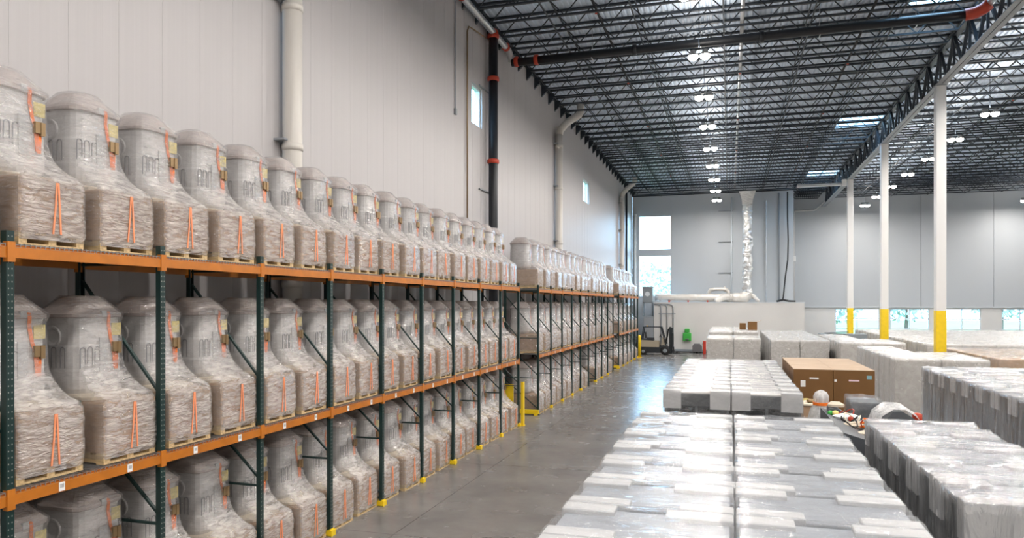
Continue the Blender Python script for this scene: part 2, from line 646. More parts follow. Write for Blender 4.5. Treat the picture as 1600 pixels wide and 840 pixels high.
# rear wall, near part with the two tall corner windows
BW = [(-7.9, -5.05, 8.95, 12.0), (-7.9, -5.05, 4.75, 8.42)]
wall_back = struct(obj('wall_back', slab_with_holes(MB(), 'x', WX, XS, 0, ZD + 0.6, YB + 0.04, YB + 0.3, BW), 'back_panel'))
edges = [WX + 0.0, -5.05, -2.6, 0.2, 3.02, XS]
for i in range(len(edges) - 1):
    mb = MB()
    a0, a1 = edges[i] + 0.006, edges[i + 1] - 0.006
    slab_with_holes(mb, 'x', a0, a1, 0, ZD, YB, YB + 0.04, [(max(a0, h[0]), min(a1, h[1]), h[2], h[3]) for h in BW if h[0] < a1 and h[1] > a0 + 0.02])
    obj('panel', mb, 'back_panel', wall_back)
window('window_3', 'x', *BW[0], YB, 0.3, 1, 1, fr=0.05)
window('window_4', 'x', *BW[1], YB, 0.3, 1, 1, fr=0.05)
# step
struct(obj('wall_step', MB().box(XS - 0.25, XS, YB + 0.3, YC, 0, ZD + 0.6), 'back_panel'))
# rear wall, recessed part: white below, grey panel above
RW = [(9.3, 13.0, 0.9, 3.62), (13.85, 17.0, 0.9, 3.62), (18.15, 21.0, 0.9, 3.62), (22.55, 25.4, 0.9, 3.62), (26.9, 29.7, 0.9, 3.62), (31.2, 34.0, 0.9, 3.62)]
wall_back2 = struct(obj('wall_back_recessed', slab_with_holes(MB(), 'x', XS, XR, 0, ZD + 0.6, YC, YC + 0.3, RW), 'white_wall'))
pe = [XS, 10.6, 16.3, 21.94, 27.6, 33.3, XR]
for i in range(len(pe) - 1):
    obj('panel', MB().box(pe[i] + 0.012, pe[i + 1] - 0.012, YC - 0.12, YC, 3.80, ZD), 'back_panel', wall_back2)
for i, h in enumerate(RW):
    window('window_%d' % (5 + i), 'x', *h, YC, 0.3, 2, 3, fr=0.08, mun=0.09)
struct(obj('trim_1', MB().box(XS, XR, YC - 0.16, YC, 3.72, 3.80), 'frame_white'))
struct(obj('wall_right', MB().box(XR, XR + 0.3, YF, YC + 0.3, 0, ZD + 0.6), 'white_wall'))
struct(obj('wall_front', MB().box(WX, XR, YF - 0.3, YF, 0, ZD + 0.6), 'white_wall'))

# ------------------------------------------------------------------ roof: ribbed deck, joists, girder
SKY = [(6.0, 8.0, 27.0, 28.5), (6.0, 8.2, 44.3, 46.9), (6.0, 8.2, 61.2, 64.0), (20.0, 22.2, 36.0, 38.6), (20.0, 22.2, 53.0, 55.6)]
deck = MB()
px = 0.2
nx = int((XR - WX) / px) + 1
for i in range(nx):
    x0 = WX + i * px
    segs = [(YF, YC + 0.2)]
    for (a, b_, c, d) in SKY:
        if x0 + px > a + 0.01 and x0 < b_ - 0.01:
            segs = [q for s_ in segs for q in ((s_[0], min(s_[1], c)), (max(s_[0], d), s_[1])) if q[1] - q[0] > 0.01]
    for (ya, yb) in segs:
        pr = [(x0, ZD), (x0 + 0.09, ZD), (x0 + 0.12, ZD + 0.05), (x0 + 0.17, ZD + 0.05), (x0 + 0.2, ZD)]
        j = len(deck.v)
        deck.v += [(a, ya, z) for a, z in pr] + [(a, yb, z) for a, z in pr] + [(x0, ya, ZD + 0.12), (x0 + px, ya, ZD + 0.12), (x0, yb, ZD + 0.12), (x0 + px, yb, ZD + 0.12)]
        deck.f += [(j + q, j + q + 1, j + q + 6, j + q + 5) for q in range(4)]
        deck.f += [(j + 10, j + 12, j + 13, j + 11)]
ceiling = struct(obj('ceiling', deck, 'deck_metal'))

GX = 8.3
SPAN = GX - WX


def joist_meshes(L):
    ch = MB()
    top, bot = ZD - 0.01, ZJ
    for s_ in (-1, 1):
        ch.box(0, L, s_ * 0.03 - 0.025, s_ * 0.03 + 0.025, top - 0.075, top)
        ch.box(0.55, L - 0.55, s_ * 0.028 - 0.022, s_ * 0.028 + 0.022, bot, bot + 0.065)
    wb = MB()
    npan = 24
    st = (L - 1.1) / npan
    for i in range(npan):
        xa = 0.55 + i * st
        if i % 2 == 0:
            wb.bar((xa, 0, bot + 0.03), (xa + st, 0, top - 0.04), 0.034)
        else:
            wb.bar((xa, 0, top - 0.04), (xa + st, 0, bot + 0.03), 0.034)
    wb.bar((0.0, 0, top - 0.04), (0.55, 0, bot + 0.03), 0.034)
    wb.bar((L, 0, top - 0.04), (L - 0.55, 0, bot + 0.03), 0.034)
    return ch.mesh('joist', 'joist_paint'), wb.mesh('web', 'joist_paint')


jm, wm = joist_meshes(SPAN)
jm2, wm2 = joist_meshes(17.0)
JY = []
yj = 29.01 - 1.32 * 16
while yj < YC - 0.4:
    JY.append(yj)
    yj += 1.32
for yj in JY:
    if yj < YB - 0.2:
        j = put('joist', jm, ceiling, (WX, yj, 0))
        put('web', wm, j)
    else:
        s_, w_ = joist_meshes(GX - XS)
        j = put('joist', s_, ceiling, (XS, yj, 0))
        put('web', w_, j)
    j = put('joist', jm2, ceiling, (GX, yj, 0))
    put('web', wm2, j)
# bridging rods along the hall
for x in (WX + 2.6, WX + 5.4, WX + 8.3, WX + 11.2, WX + 14.0, GX + 2.7, GX + 5.6, GX + 8.5, GX + 11.4, GX + 14.2):
    yend = YB if x < XS else YC
    obj('bridging_rod', MB().bar((x, JY[0], ZJ + 0.035), (x, yend, ZJ + 0.035), 0.045), 'joist_paint', ceiling)
    obj('bridging_rod', MB().bar((x, JY[0], ZD - 0.10), (x, yend, ZD - 0.10), 0.045), 'joist_paint', ceiling)
# joist seat angle on the left wall
obj('ledger_angle', MB().box(WX, WX + 0.10, YF, YB, ZD - 0.22, ZD - 0.02), 'joist_paint', ceiling)
obj('ledger_angle', MB().box(WX, XS, YB - 0.08, YB, ZD - 0.72, ZD - 0.62), 'joist_paint', ceiling)
seat_me = MB().prism([(0, ZJ + 0.06), (0, ZD - 0.2), (0.30, ZD - 0.2), (0.26, ZJ + 0.32)], -0.06, 0.06).mesh('joist_seat', 'joist_paint')
for yj in JY:
    if yj < YB:
        put('joist_seat', seat_me, ceiling, (WX, yj, 0))

# girder line over the columns
ZG = 13.0
COLS_Y = [10.7, 22.1, 33.5, 44.7, 56.6]
g = MB()
for s_ in (-1, 1):
    g.box(GX + s_ * 0.105 - 0.09, GX + s_ * 0.105 + 0.09, YF, YC - 0.15, ZG, ZG + 0.03)
    g.box(GX + s_ * 0.03 - 0.012, GX + s_ * 0.03 + 0.012, YF, YC - 0.15, ZG + 0.03, ZG + 0.16)
girder = obj('girder', g, 'girder_grey', ceiling)
obj('girder_top_chord', MB().box(GX - 0.17, GX + 0.17, YF, YC - 0.15, ZD - 0.17, ZD - 0.09), 'joist_paint', girder)
gw = MB()
yy_ = 7.8
up = True
while yy_ < YC - 1.5:
    a, b_ = (ZG + 0.1, ZD - 0.12) if up else (ZD - 0.12, ZG + 0.1)
    gw.bar((GX, yy_, a), (GX, yy_ + 0.95, b_), 0.11, 0.09)
    if up:
        gw.bar((GX, yy_ + 0.95, ZG + 0.1), (GX, yy_ + 0.95, ZD - 0.12), 0.08)
    yy_ += 0.95
    up = not up
obj('girder_web', gw, 'joist_paint', girder)

# skylights
for i, (a, b_, c, d) in enumerate(SKY):
    cu = MB()
    cu.box(a - 0.06, a, c - 0.06, d + 0.06, ZD, ZD + 0.35).box(b_, b_ + 0.06, c - 0.06, d + 0.06, ZD, ZD + 0.35)
    cu.box(a, b_, c - 0.06, c, ZD, ZD + 0.35).box(a, b_, d, d + 0.06, ZD, ZD + 0.35)
    s_ = obj('skylight_curb', cu, 'column_white', ceiling)
    obj('skylight_pane', MB().box(a, b_, c, d, ZD + 0.30, ZD + 0.32), 'window_glass', s_)

# ------------------------------------------------------------------ columns
colnames = {33.5: 'white square steel column with yellow base, nearest of the three', 44.7: 'white square steel column with yellow base, middle of the three',
            56.6: 'white square steel column with yellow base, farthest of the three'}
for yc in COLS_Y:
    if yc not in colnames:
        if yc < 20:
            continue
        lab = 'white steel column with yellow base standing at %s' % ('the recessed rear wall' if yc > 60 else 'the near end of the girder')
    else:
        lab = colnames[yc]
    t_ = thing('steel_column', lab, 'column', (GX, yc, 0), group='columns under the roof girder')
    w_ = 0.19
    obj('shaft', MB().chamfer_box(-w_, w_, -w_, w_, 3.75, ZG - 0.02, 0.02), 'column_white', t_)
    obj('painted_base', MB().chamfer_box(-w_ - 0.004, w_ + 0.004, -w_ - 0.004, w_ + 0.004, 0.02, 3.76, 0.02), 'safety_yellow', t_)
    obj('base_plate', MB().box(-0.28, 0.28, -0.28, 0.28, 0, 0.03), 'girder_grey', t_)
    obj('cap_plate', MB().box(-0.24, 0.24, -0.24, 0.24, ZG - 0.02, ZG), 'girder_grey', t_)

# ------------------------------------------------------------------ high bay lamps
head = MB().lathe([(0.06, 0.20), (0.09, 0.19), (0.10, 0.10), (0.16, 0.06), (0.18, 0.0), (0.17, 0.0)], 18)
head_me = head.mesh('lamp_head', 'lamp_housing', True)
lens_me = MB().lathe([(0.172, 0.0), (0.168, -0.05), (0.14, -0.10), (0.08, -0.14), (0.0001, -0.15)], 18).mesh('lens', 'lamp_lens')
brk_me = MB().box(-0.30, 0.30, -0.03, 0.03, 0.20, 0.24).box(-0.012, 0.012, -0.012, 0.012, 0.24, 2.035).mesh('hanger', 'joist_paint')
rows = [('left', -1.0, [25.4 + 5.08 * k for k in range(-7, 8)]), ('right', 11.1, [36.84 + 5.16 * k for k in range(-9, 7)]), ('far right', 23.2, [37.6 + 5.16 * k for k in range(-9, 7)])]
for rn, x, ys in rows:
    for k_, y in enumerate(ys):
        lab = 'twin-head LED high bay lamp, %s from the rear wall in the %s row' % (ORD[len(ys) - 1 - k_], rn)
        t_ = thing('high_bay_lamp', lab, 'lamp', (x, y, 12.5), group='high bay lamps')
        put('hanger', brk_me, t_)
        for s_ in (-0.20, 0.20):
            h_ = put('lamp_head', head_me, t_, (s_, 0, 0))
            put('lens', lens_me, h_)
        ld = D.lights.new('lamp_light', 'AREA')
        ld.shape = 'RECTANGLE'
        ld.size = 0.8
        ld.size_y = 0.36
        ld.energy = LAMP_W
        ld.color = LAMP_COL
        lo = put('lamp_light', ld, t_, (0, 0, -0.17))
        lu = D.lights.new('deck_fill_light', 'AREA')
        lu.shape = 'RECTANGLE'
        lu.size = 0.7
        lu.size_y = 0.2
        lu.energy = LAMP_W * DECK_FILL
        lu.color = LAMP_COL
        put('deck_fill_light', lu, t_, (0, 0, 0.27), (math.pi, 0, 0))

# ------------------------------------------------------------------ wrapped loads
LX = 0.62      # half depth of a carton (towards the aisle is +x)
LY = 0.375     # half width along the aisle


def sq_ring(cx, hx, hy, n_, z, m=36, jit=0.0, seed=0.0):
    r = []
    for j in range(m):
        w = 2 * math.pi * j / m
        c_, s_ = math.cos(w), math.sin(w)
        k_ = (abs(c_) ** n_ + abs(s_) ** n_) ** (1 / n_)
        x, y_ = hx * c_ / k_, hy * s_ / k_
        if jit:
            d = noise.noise(Vector((x * 3.1 + seed, y_ * 3.1, z * 4.3))) * jit + noise.noise(Vector((x * 9 + seed, y_ * 9, z * 11))) * jit * 0.6
            k_ = 1 + d / max(hx, hy)
            x *= k_
            y_ *= k_
        r.append((cx + x, y_, z))
    return r


TC = -0.13


def film_mesh(seed):
    prof = [(0.06, 0, LX + 0.006, LY + 0.006, 30), (0.14, 0, LX + 0.022, LY + 0.016, 30), (0.28, 0, LX + 0.026, LY + 0.016, 30), (0.42, 0, LX + 0.024, LY + 0.018, 24),
            (0.56, 0, LX + 0.026, LY + 0.018, 24), (0.69, -0.003, LX + 0.026, LY + 0.02, 16), (0.745, -0.01, LX + 0.0, LY + 0.015, 12),
            (0.80, -0.04, LX - 0.06, LY + 0.006, 6.0), (0.88, -0.075, LX - 0.13, LY + 0.0, 5.0), (0.97, TC + 0.025, 0.43, LY - 0.002, 4.6), (1.06, TC + 0.01, 0.39, 0.37, 4.4), (1.16, TC, 0.372, 0.365, 4.4), (1.30, TC, 0.37, 0.362, 4.4),
            (1.45, TC, 0.362, 0.355, 4.4), (1.58, TC, 0.358, 0.35, 4.4), (1.645, TC, 0.378, 0.37, 4.4), (1.69, TC, 0.382, 0.374, 4.4), (1.735, TC, 0.345, 0.337, 3.8), (1.83, TC, 0.26, 0.252, 3.0), (1.895, TC, 0.205, 0.198, 2.6)]
    rs = [sq_ring(c_, hx, hy, n_, z, 48, 0.006, seed) for z, c_, hx, hy, n_ in prof]
    return MB().rings(rs, False, True).mesh('stretch_film', 'load_film', True)


FILMS = [film_mesh(s_) for s_ in (0.0, 13.7, 31.1, 57.9)]


def tower_mesh():
    prof = [(0.72, 0.27, 3.6), (0.76, 0.31, 4.0), (0.82, 0.338, 4.4), (0.90, 0.350, 4.4), (1.02, 0.350, 4.4), (1.05, 0.343, 4.4), (1.30, 0.340, 4.4), (1.33, 0.332, 4.4), (1.56, 0.325, 4.4), (1.64, 0.335, 4.4)]
    return MB().rings([sq_ring(TC, r, r * 0.97, n_, z, 40) for z, r, n_ in prof], True, True).mesh('housing', 'grey_plastic', False)


def dome_mesh():
    prof = [(1.635, 0.35, 4.4), (1.645, 0.362, 4.4), (1.68, 0.362, 4.4), (1.69, 0.345, 4.2), (1.72, 0.325, 3.8), (1.81, 0.255, 3.0), (1.87, 0.195, 2.5), (1.885, 0.17, 2.4)]
    return MB().rings([sq_ring(TC, r, r * 0.97, n_, z, 40) for z, r, n_ in prof], True, True).mesh('dome_lid', 'dome_shaded', False)


TOWER = tower_mesh()
DOME = dome_mesh()
PAD = MB().rings([sq_ring(-0.06, 0.50, 0.36, 6, z, 32) for z in (0.70, 0.735)] + [sq_ring(-0.10, 0.42, 0.35, 5, 0.765, 32)], True, True).mesh('foam_pad', 'cream_foam')
CART = MB()
CART.chamfer_box(-LX, LX, -LY, LY, 0.13, 0.60, 0.012)
CARTON = CART.mesh('carton', 'kraft_carton')
LID = MB().chamfer_box(-LX - 0.004, LX + 0.004, -LY - 0.004, LY + 0.004, 0.57, 0.695, 0.02).mesh('carton_lid', 'kraft_carton')
STRINGER = MB().box(-0.61, 0.61, -0.045, 0.045, 0.02, 0.108).mesh('stringer', 'pallet_wood')
PAL = MB()
for i in range(7):
    xx = -0.61 + i * (1.22 - 0.11) / 6
    PAL.box(xx, xx + 0.11, -LY, LY, 0.108, 0.128)
for xx in (-0.61, -0.055, 0.50):
    PAL.box(xx, xx + 0.11, -LY, LY, 0.0, 0.02)
PALLET = PAL.mesh('pallet', 'pallet_wood')


def ribbon(pts, w, th=0.006):
    """strap along x-z points at y values; pts = (x,y,z), width along y"""
    mb = MB()
    rs = []
    for x, y_, z in pts:
        rs.append([(x, y_ - w / 2, z), (x + th, y_ - w / 2, z + 0.001), (x + th, y_ + w / 2, z + 0.001), (x, y_ + w / 2, z)])
    return mb.rings(rs, True, True)


FX = TC + 0.345
STRAP = ribbon([(FX - 0.06, 0.06, 1.725), (FX + 0.008, 0.06, 1.692), (FX + 0.014, 0.062, 1.65), (FX - 0.008, 0.075, 1.55), (FX - 0.004, 0.105, 1.38), (FX + 0.010, 0.125, 1.30), (FX + 0.014, 0.135, 1.18), (FX + 0.012, 0.15, 1.04)], 0.042).mesh('ratchet_strap', 'strap_orange')
STRAP_B = ribbon([(FX + 0.012, 0.165, 1.28), (FX + 0.016, 0.168, 1.16), (FX + 0.014, 0.165, 1.02)], 0.05).mesh('ratchet_strap', 'strap_orange')
STRAP_C = ribbon([(LX + 0.031, 0.012, 0.66), (LX + 0.031, 0.0, 0.42), (LX + 0.031, -0.03, 0.13)], 0.020).mesh('tie_down', 'strap_hazed')
STRAP_D = ribbon([(LX + 0.031, 0.03, 0.66), (LX + 0.031, 0.045, 0.42), (LX + 0.031, 0.06, 0.13)], 0.020).mesh('tie_down', 'strap_hazed')
BUCKLE = MB().cbox((FX + 0.022, 0.14, 1.29), (0.045, 0.07, 0.12)).cbox((FX + 0.035, 0.19, 1.28), (0.035, 0.05, 0.14)).mesh('ratchet_buckle', 'buckle_metal')
BOARD = MB().box(FX - 0.004, FX + 0.011, -0.06, 0.05, 0.98, 1.40).mesh('corner_board', 'white_foam')
EDGE = MB().box(FX - 0.06, FX + 0.022, -0.04, 0.03, 1.645, 1.715).mesh('edge_protector', 'white_foam')
NOTE = MB().box(FX - 0.018, FX - 0.008, 0.13, 0.26, 1.42, 1.57).mesh('shipping_note', 'label_yellow')
BAND = MB().box(-0.02, 0.0, -LY - 0.016, -LY - 0.008, 0.08, 0.71).mesh('banding', 'strap_green')


def arch(x0, w, z0, z1):
    pts = [(x0, 0, z0), (x0, 0, z1 - w / 2)]
    for q in range(1, 6):
        a = math.pi * q / 6
        pts.append((x0 + w / 2 - w / 2 * math.cos(a), 0, z1 - w / 2 + w / 2 * math.sin(a)))
    pts += [(x0 + w, 0, z1 - w / 2), (x0 + w, 0, z0)]
    return pts


VENT = MB().tube(arch(-0.033, 0.066, 0.0, 0.24), 0.006, 6).mesh('vent', 'vent_grey')
PORT = MB().lathe([(0.0001, 0.0), (0.07, 0.004), (0.10, 0.02), (0.12, 0.02), (0.125, 0.0)], 16, axis='y').mesh('port_cover', 'grey_plastic')


def load(label, loc, detail, group, k):
    t_ = thing('wrapped_pallet_load', label, 'pallet load', loc, random.uniform(-0.025, 0.025), group)
    p = put('pallet', PALLET, t_)
    put('carton', CARTON, t_)
    put('housing', TOWER, t_)
    put('dome_lid', DOME, t_)
    put('stretch_film', FILMS[k % 4], t_)
    put('ratchet_strap', STRAP, t_)
    put('corner_board', BOARD, t_)
    put('carton_lid', LID, t_)
    for s_ in (-LY + 0.045, 0, LY - 0.045):
        if detail or s_:
            put('stringer', STRINGER, p, (0, s_, 0))
    if detail:
        put('foam_pad', PAD, t_)
        put('ratchet_strap', STRAP_B, t_)
        put('ratchet_buckle', BUCKLE, t_)
        put('tie_down', STRAP_C, t_)
        put('tie_down', STRAP_D, t_)
        put('edge_protector', EDGE, t_)
        put('shipping_note', NOTE, t_)
        put('banding', BAND, t_, (0.30, 0, 0))
        put('port_cover', PORT, t_, (TC - 0.05, -0.320, 1.42), (math.pi, 0, 0))
        for q in range(2):
            put('vent', VENT, t_, (TC - 0.02 + q * 0.13, -0.338, 1.06))
        for q in range(3):
            put('vent', VENT, t_, (TC + 0.346, -0.285 + q * 0.10, 1.06), (0, 0, math.pi / 2))
    return t_


# ------------------------------------------------------------------ pallet racks
RX = -6.64           # front post face centre line
RD = 1.25            # frame depth
BAY = 1.943
Z1, Z2 = 2.20, 4.58  # beam tops
POST_H = Z2 + 0.13
post_mb = MB()
# C-shaped upright
post_mb.rings([[(-0.035, -0.04, z), (0.035, -0.04, z), (0.035, 0.04, z), (-0.035, 0.04, z), (-0.035, 0.025, z), (0.02, 0.025, z), (0.02, -0.025, z), (-0.035, -0.025, z)] for z in (0.012, POST_H)], True, True)
POST = post_mb.mesh('post', 'rack_post')
BOOT = MB().box(-0.07, 0.075, -0.07, 0.07, 0.0, 0.10).box(0.02, 0.045, -0.06, 0.06, 0.10, 0.12).mesh('boot', 'safety_yellow')
FOOT = MB().box(-0.07, 0.07, -0.07, 0.07, 0.0, 0.012).mesh('foot_plate', 'rack_green')
BEAM = MB()
L_ = BAY - 0.085
BEAM.prism([(-0.045, -0.13), (0.0, -0.13), (0.0, -0.022), (-0.020, -0.022), (-0.020, 0.0), (-0.045, 0.0)], -L_ / 2, L_ / 2)
BEAM_ME = BEAM.mesh('beam', 'beam_orange')
CONN = MB().box(-0.05, 0.012, -0.045, 0.0, -0.17, 0.025).mesh('end_connector', 'beam_orange')
PIN = MB()
DECKM = MB()
dl = L_ / 2 - 0.02
for i in range(18):
    yy2 = -dl / 2 + dl * i / 17
    DECKM.box(-RD + 0.02, 0.0, yy2 - 0.003, yy2 + 0.003, -0.002, 0.006)
    DECKM.box(-0.004, 0.004, yy2 - 0.003, yy2 + 0.003, -0.030, 0.006)
for i in range(9):
    xx = -RD + 0.05 + (RD - 0.06) * i / 8
    DECKM.box(xx - 0.003, xx + 0.003, -dl / 2, dl / 2, -0.008, -0.002)
DECKM.box(0.0, 0.005, -dl / 2, dl / 2, -0.034, -0.029)
for yy2 in (-dl / 4, dl / 4):
    DECKM.box(-RD + 0.05, -0.05, yy2 - 0.02, yy2 + 0.02, -0.04, -0.008)
DECK_ME = DECKM.mesh('wire_deck', 'wire_metal')
TAG = MB().box(-0.001, 0.003, -0.035, 0.035, -0.045, 0.045).mesh('shelf_tag', 'tag_print')


def brace(z_rear, z_front):
    return MB().bar((-RD + 0.035, 0, z_rear), (-0.035, 0, z_front), 0.03, 0.035, up=(0, 1, 0)).mesh('brace', 'rack_green')


BR = [brace(0.15, 0.15), brace(1.22, 0.25), brace(1.33, 1.33), brace(2.55, 1.46), brace(2.78, 2.78), brace(4.30, 2.95), brace(4.50, 4.50)]


def rack(label, y0, nb, boots, tags=True, first=0):
    t_ = thing('pallet_rack', label, 'rack', (RX, y0, 0), group='pallet racks along the left wall')
    for i in range(nb + 1):
        yl = i * BAY
        fp = put('post', POST, t_, (0, yl, 0))
        put('foot_plate', FOOT, fp)
        if i in boots:
            put('boot', BOOT, fp)
        rp = put('post', POST, t_, (-RD, yl, 0), (0, 0, math.pi))
        put('foot_plate', FOOT, rp)
        for bm in BR:
            put('brace', bm, t_, (0, yl, 0))
    for i in range(nb):
        ym = (i + 0.5) * BAY
        for z in (Z1, Z2):
            for fx, rz in ((0.04, 0.0), (-RD - 0.04, math.pi)):
                b2 = put('beam', BEAM_ME, t_, (fx, ym, z), (0, 0, rz))
                for s_ in (-1, 1):
                    put('end_connector', CONN, b2, (0, s_ * (BAY / 2 - 0.018) + (0.0225 if s_ < 0 else 0.0225) , 0))
                if rz == 0.0 and z == Z1 and tags:
                    for s_ in (-0.42, 0.46):
                        put('shelf_tag', TAG, b2, (0.002, s_, -0.075))
            for s_ in (-1, 1):
                put('wire_deck', DECK_ME, t_, (0.035, ym + s_ * (dl / 2 + 0.012), z + 0.004))
    return t_


Y_R1 = 6.64 * 0.786
Y_R2 = 25.24
Y_R3 = 45.03
rack('long near pallet rack with green posts and orange beams beside the left wall', Y_R1 - BAY, 10, range(1, 11))
rack('middle pallet rack with green posts and orange beams past the first gap', Y_R2, 9, (1, 2, 3, 4, 6, 7, 8))
rack('farthest pallet rack with green posts and orange beams near the forklift', Y_R3, 5, (0, 1, 2, 3, 4, 5))

LCX = RX - 0.03 - LX
kk = 0
for (rn, ry, nb) in (('near', Y_R1, 9), ('middle', Y_R2, 9), ('far', Y_R3, 5)):
    for (ln, z) in (('top shelf', Z2 + 0.012), ('middle shelf', Z1 + 0.012), ('floor', 0.0)):
        for i in range(nb * 2):
            bay, s_ = divmod(i, 2)
            yl = ry + bay * BAY + (0.53 if s_ == 0 else BAY - 0.44)
            where = ('on the floor under the %s rack' % rn) if ln == 'floor' else ('on the %s of the %s rack' % (ln, rn))
            if rn == 'middle' and ln == 'floor' and i in (10, 11):
                continue
            load('film-wrapped machine load %s, %s from its near end' % (where, ORD[i]), (LCX + random.uniform(-0.03, 0.03), yl + random.uniform(-0.015, 0.015), z),
                 rn == 'near', 'wrapped loads %s' % where, kk)
            kk += 1
# the bay that runs out of the frame on the left
for (ln, z) in (('top shelf', Z2 + 0.012), ('middle shelf', Z1 + 0.012)):
    load('film-wrapped machine load cut off by the left picture edge, %s' % ln, (LCX, Y_R1 - 0.44, z), True, 'wrapped loads cut off by the picture edge', kk)
    kk += 1

# rack end guards
t_ = thing('end_guard', 'tall yellow steel end guard standing at the far end of the near rack', 'guard', (RX, Y_R1 + 9 * BAY + 0.12, 0), group='yellow rack guards')
obj('upright_channel', MB().box(0.05, 0.13, 0.0, 0.02, 0.01, 1.45).box(0.11, 0.13, 0.02, 0.16, 0.01, 1.45), 'safety_yellow', t_)
obj('side_plate', MB().box(-0.62, -0.22, 0.02, 0.06, 0.01, 1.35), 'safety_yellow', t_)
obj('floor_plate', MB().box(-0.66, 0.15, -0.02, 0.20, 0.0, 0.012), 'safety_yellow', t_)
t_ = thing('floor_rail', 'low yellow steel rail across the near end of the middle rack', 'guard', (RX, Y_R2 - 0.13, 0), group='yellow rack guards')
obj('rail', MB().box(-RD, 0.06, -0.04, 0.04, 0.06, 0.20), 'safety_yellow', t_)
for x in (-RD + 0.06, -0.05):
    obj('rail_foot', MB().box(x - 0.06, x + 0.06, -0.06, 0.06, 0.0, 0.06), 'safety_yellow', t_)
t_ = thing('floor_rail', 'low yellow steel rail across the near end of the farthest rack', 'guard', (RX, Y_R3 - 0.13, 0), group='yellow rack guards')
obj('rail', MB().box(-RD, 0.06, -0.04, 0.04, 0.06, 0.20), 'safety_yellow', t_)
for x in (-RD + 0.06, -0.05):
    obj('rail_foot', MB().box(x - 0.06, x + 0.06, -0.06, 0.06, 0.0, 0.06), 'safety_yellow', t_)
t_ = thing('bollard', 'yellow round bollard at the far rack end behind the forklift', 'bollard', (RX + 0.05, Y_R3 + 5 * BAY + 0.5, 0))
obj('tube', MB().lathe([(0.15, 0.02), (0.15, 1.55), (0.12, 1.64), (0.05, 1.68)], 18), 'safety_yellow', t_, smooth=True)
obj('floor_flange', MB().lathe([(0.22, 0.0), (0.22, 0.02), (0.15, 0.02)], 18), 'safety_yellow', t_)

# ------------------------------------------------------------------ floor stock: wrapped coolers and cartons
def film_box(w, d, h, seed, sag=0.05, matn='cooler_film', wave=0.03):
    """film bag: wavy top grid that runs over the edges and down the sides"""
    nx_, ny_ = 16, 20
    mb = MB()
    hw, hd = w / 2 + 0.012, d / 2 + 0.012
    def top(u, v):
        x, y_ = u * hw, v * hd
        e = max(abs(u), abs(v))
        z = h + 0.025 - sag * max(0.0, min(1.0, (0.62 - abs(v)) / 0.25)) * (1 if abs(u) < 0.99 else 0.3)
        z += wave * 0.6 * noise.noise(Vector((x * 1.7 + seed, y_ * 5.0, seed))) + wave * 0.5 * noise.noise(Vector((x * 5 + seed, y_ * 9, 3.0)))
        z += 0.012 * math.sin(y_ * 19 + 3 * noise.noise(Vector((x * 1.3, y_ * 2, seed))) + seed) * min(1.0, 3 * (1 - abs(v)) + 0.25)
        z -= 0.035 * max(0.0, (abs(v) - 0.90) / 0.10) ** 2 + 0.035 * max(0.0, (abs(u) - 0.95) / 0.05) ** 2
        return (x, y_, z)
    us = [-1, -0.96] + [-0.96 + 1.92 * i / (nx_ - 1) for i in range(1, nx_ - 1)] + [0.96, 1]
    vs_ = [-1, -0.94] + [-0.94 + 1.88 * i / (ny_ - 1) for i in range(1, ny_ - 1)] + [0.94, 1]
    base = len(mb.v)
    for v in vs_:
        for u in us:
            mb.v.append(top(u, v))
    m = len(us)
    for j in range(len(vs_) - 1):
        for i in range(m - 1):
            a = base + j * m + i
            mb.f.append((a, a + 1, a + 1 + m, a + m))
    per = [base + i for i in range(m)] + [base + j * m + m - 1 for j in range(1, len(vs_))] + [base + (len(vs_) - 1) * m + i for i in range(m - 2, -1, -1)] + [base + j * m for j in range(len(vs_) - 2, 0, -1)]
    prev = per
    for lv, z in enumerate((h - 0.12, h * 0.72, h * 0.42, 0.10)):
        cur = []
        for q in per:
            x, y_, _z = mb.v[q]
            dd = 0.022 * noise.noise(Vector((x * 6 + seed, y_ * 6, z * 1.5))) - 0.002
            kx = 1 + dd / hw
            ky = 1 + dd / hd
            mb.v.append((x * kx, y_ * ky, z + 0.02 * noise.noise(Vector((x * 4, y_ * 4, seed)))))
            cur.append(len(mb.v) - 1)
        L2 = len(per)
        for i in range(L2):
            mb.f.append((prev[i], cur[i], cur[(i + 1) % L2], prev[(i + 1) % L2]))
        prev = cur
    return mb.mesh('film_bag', matn, True)


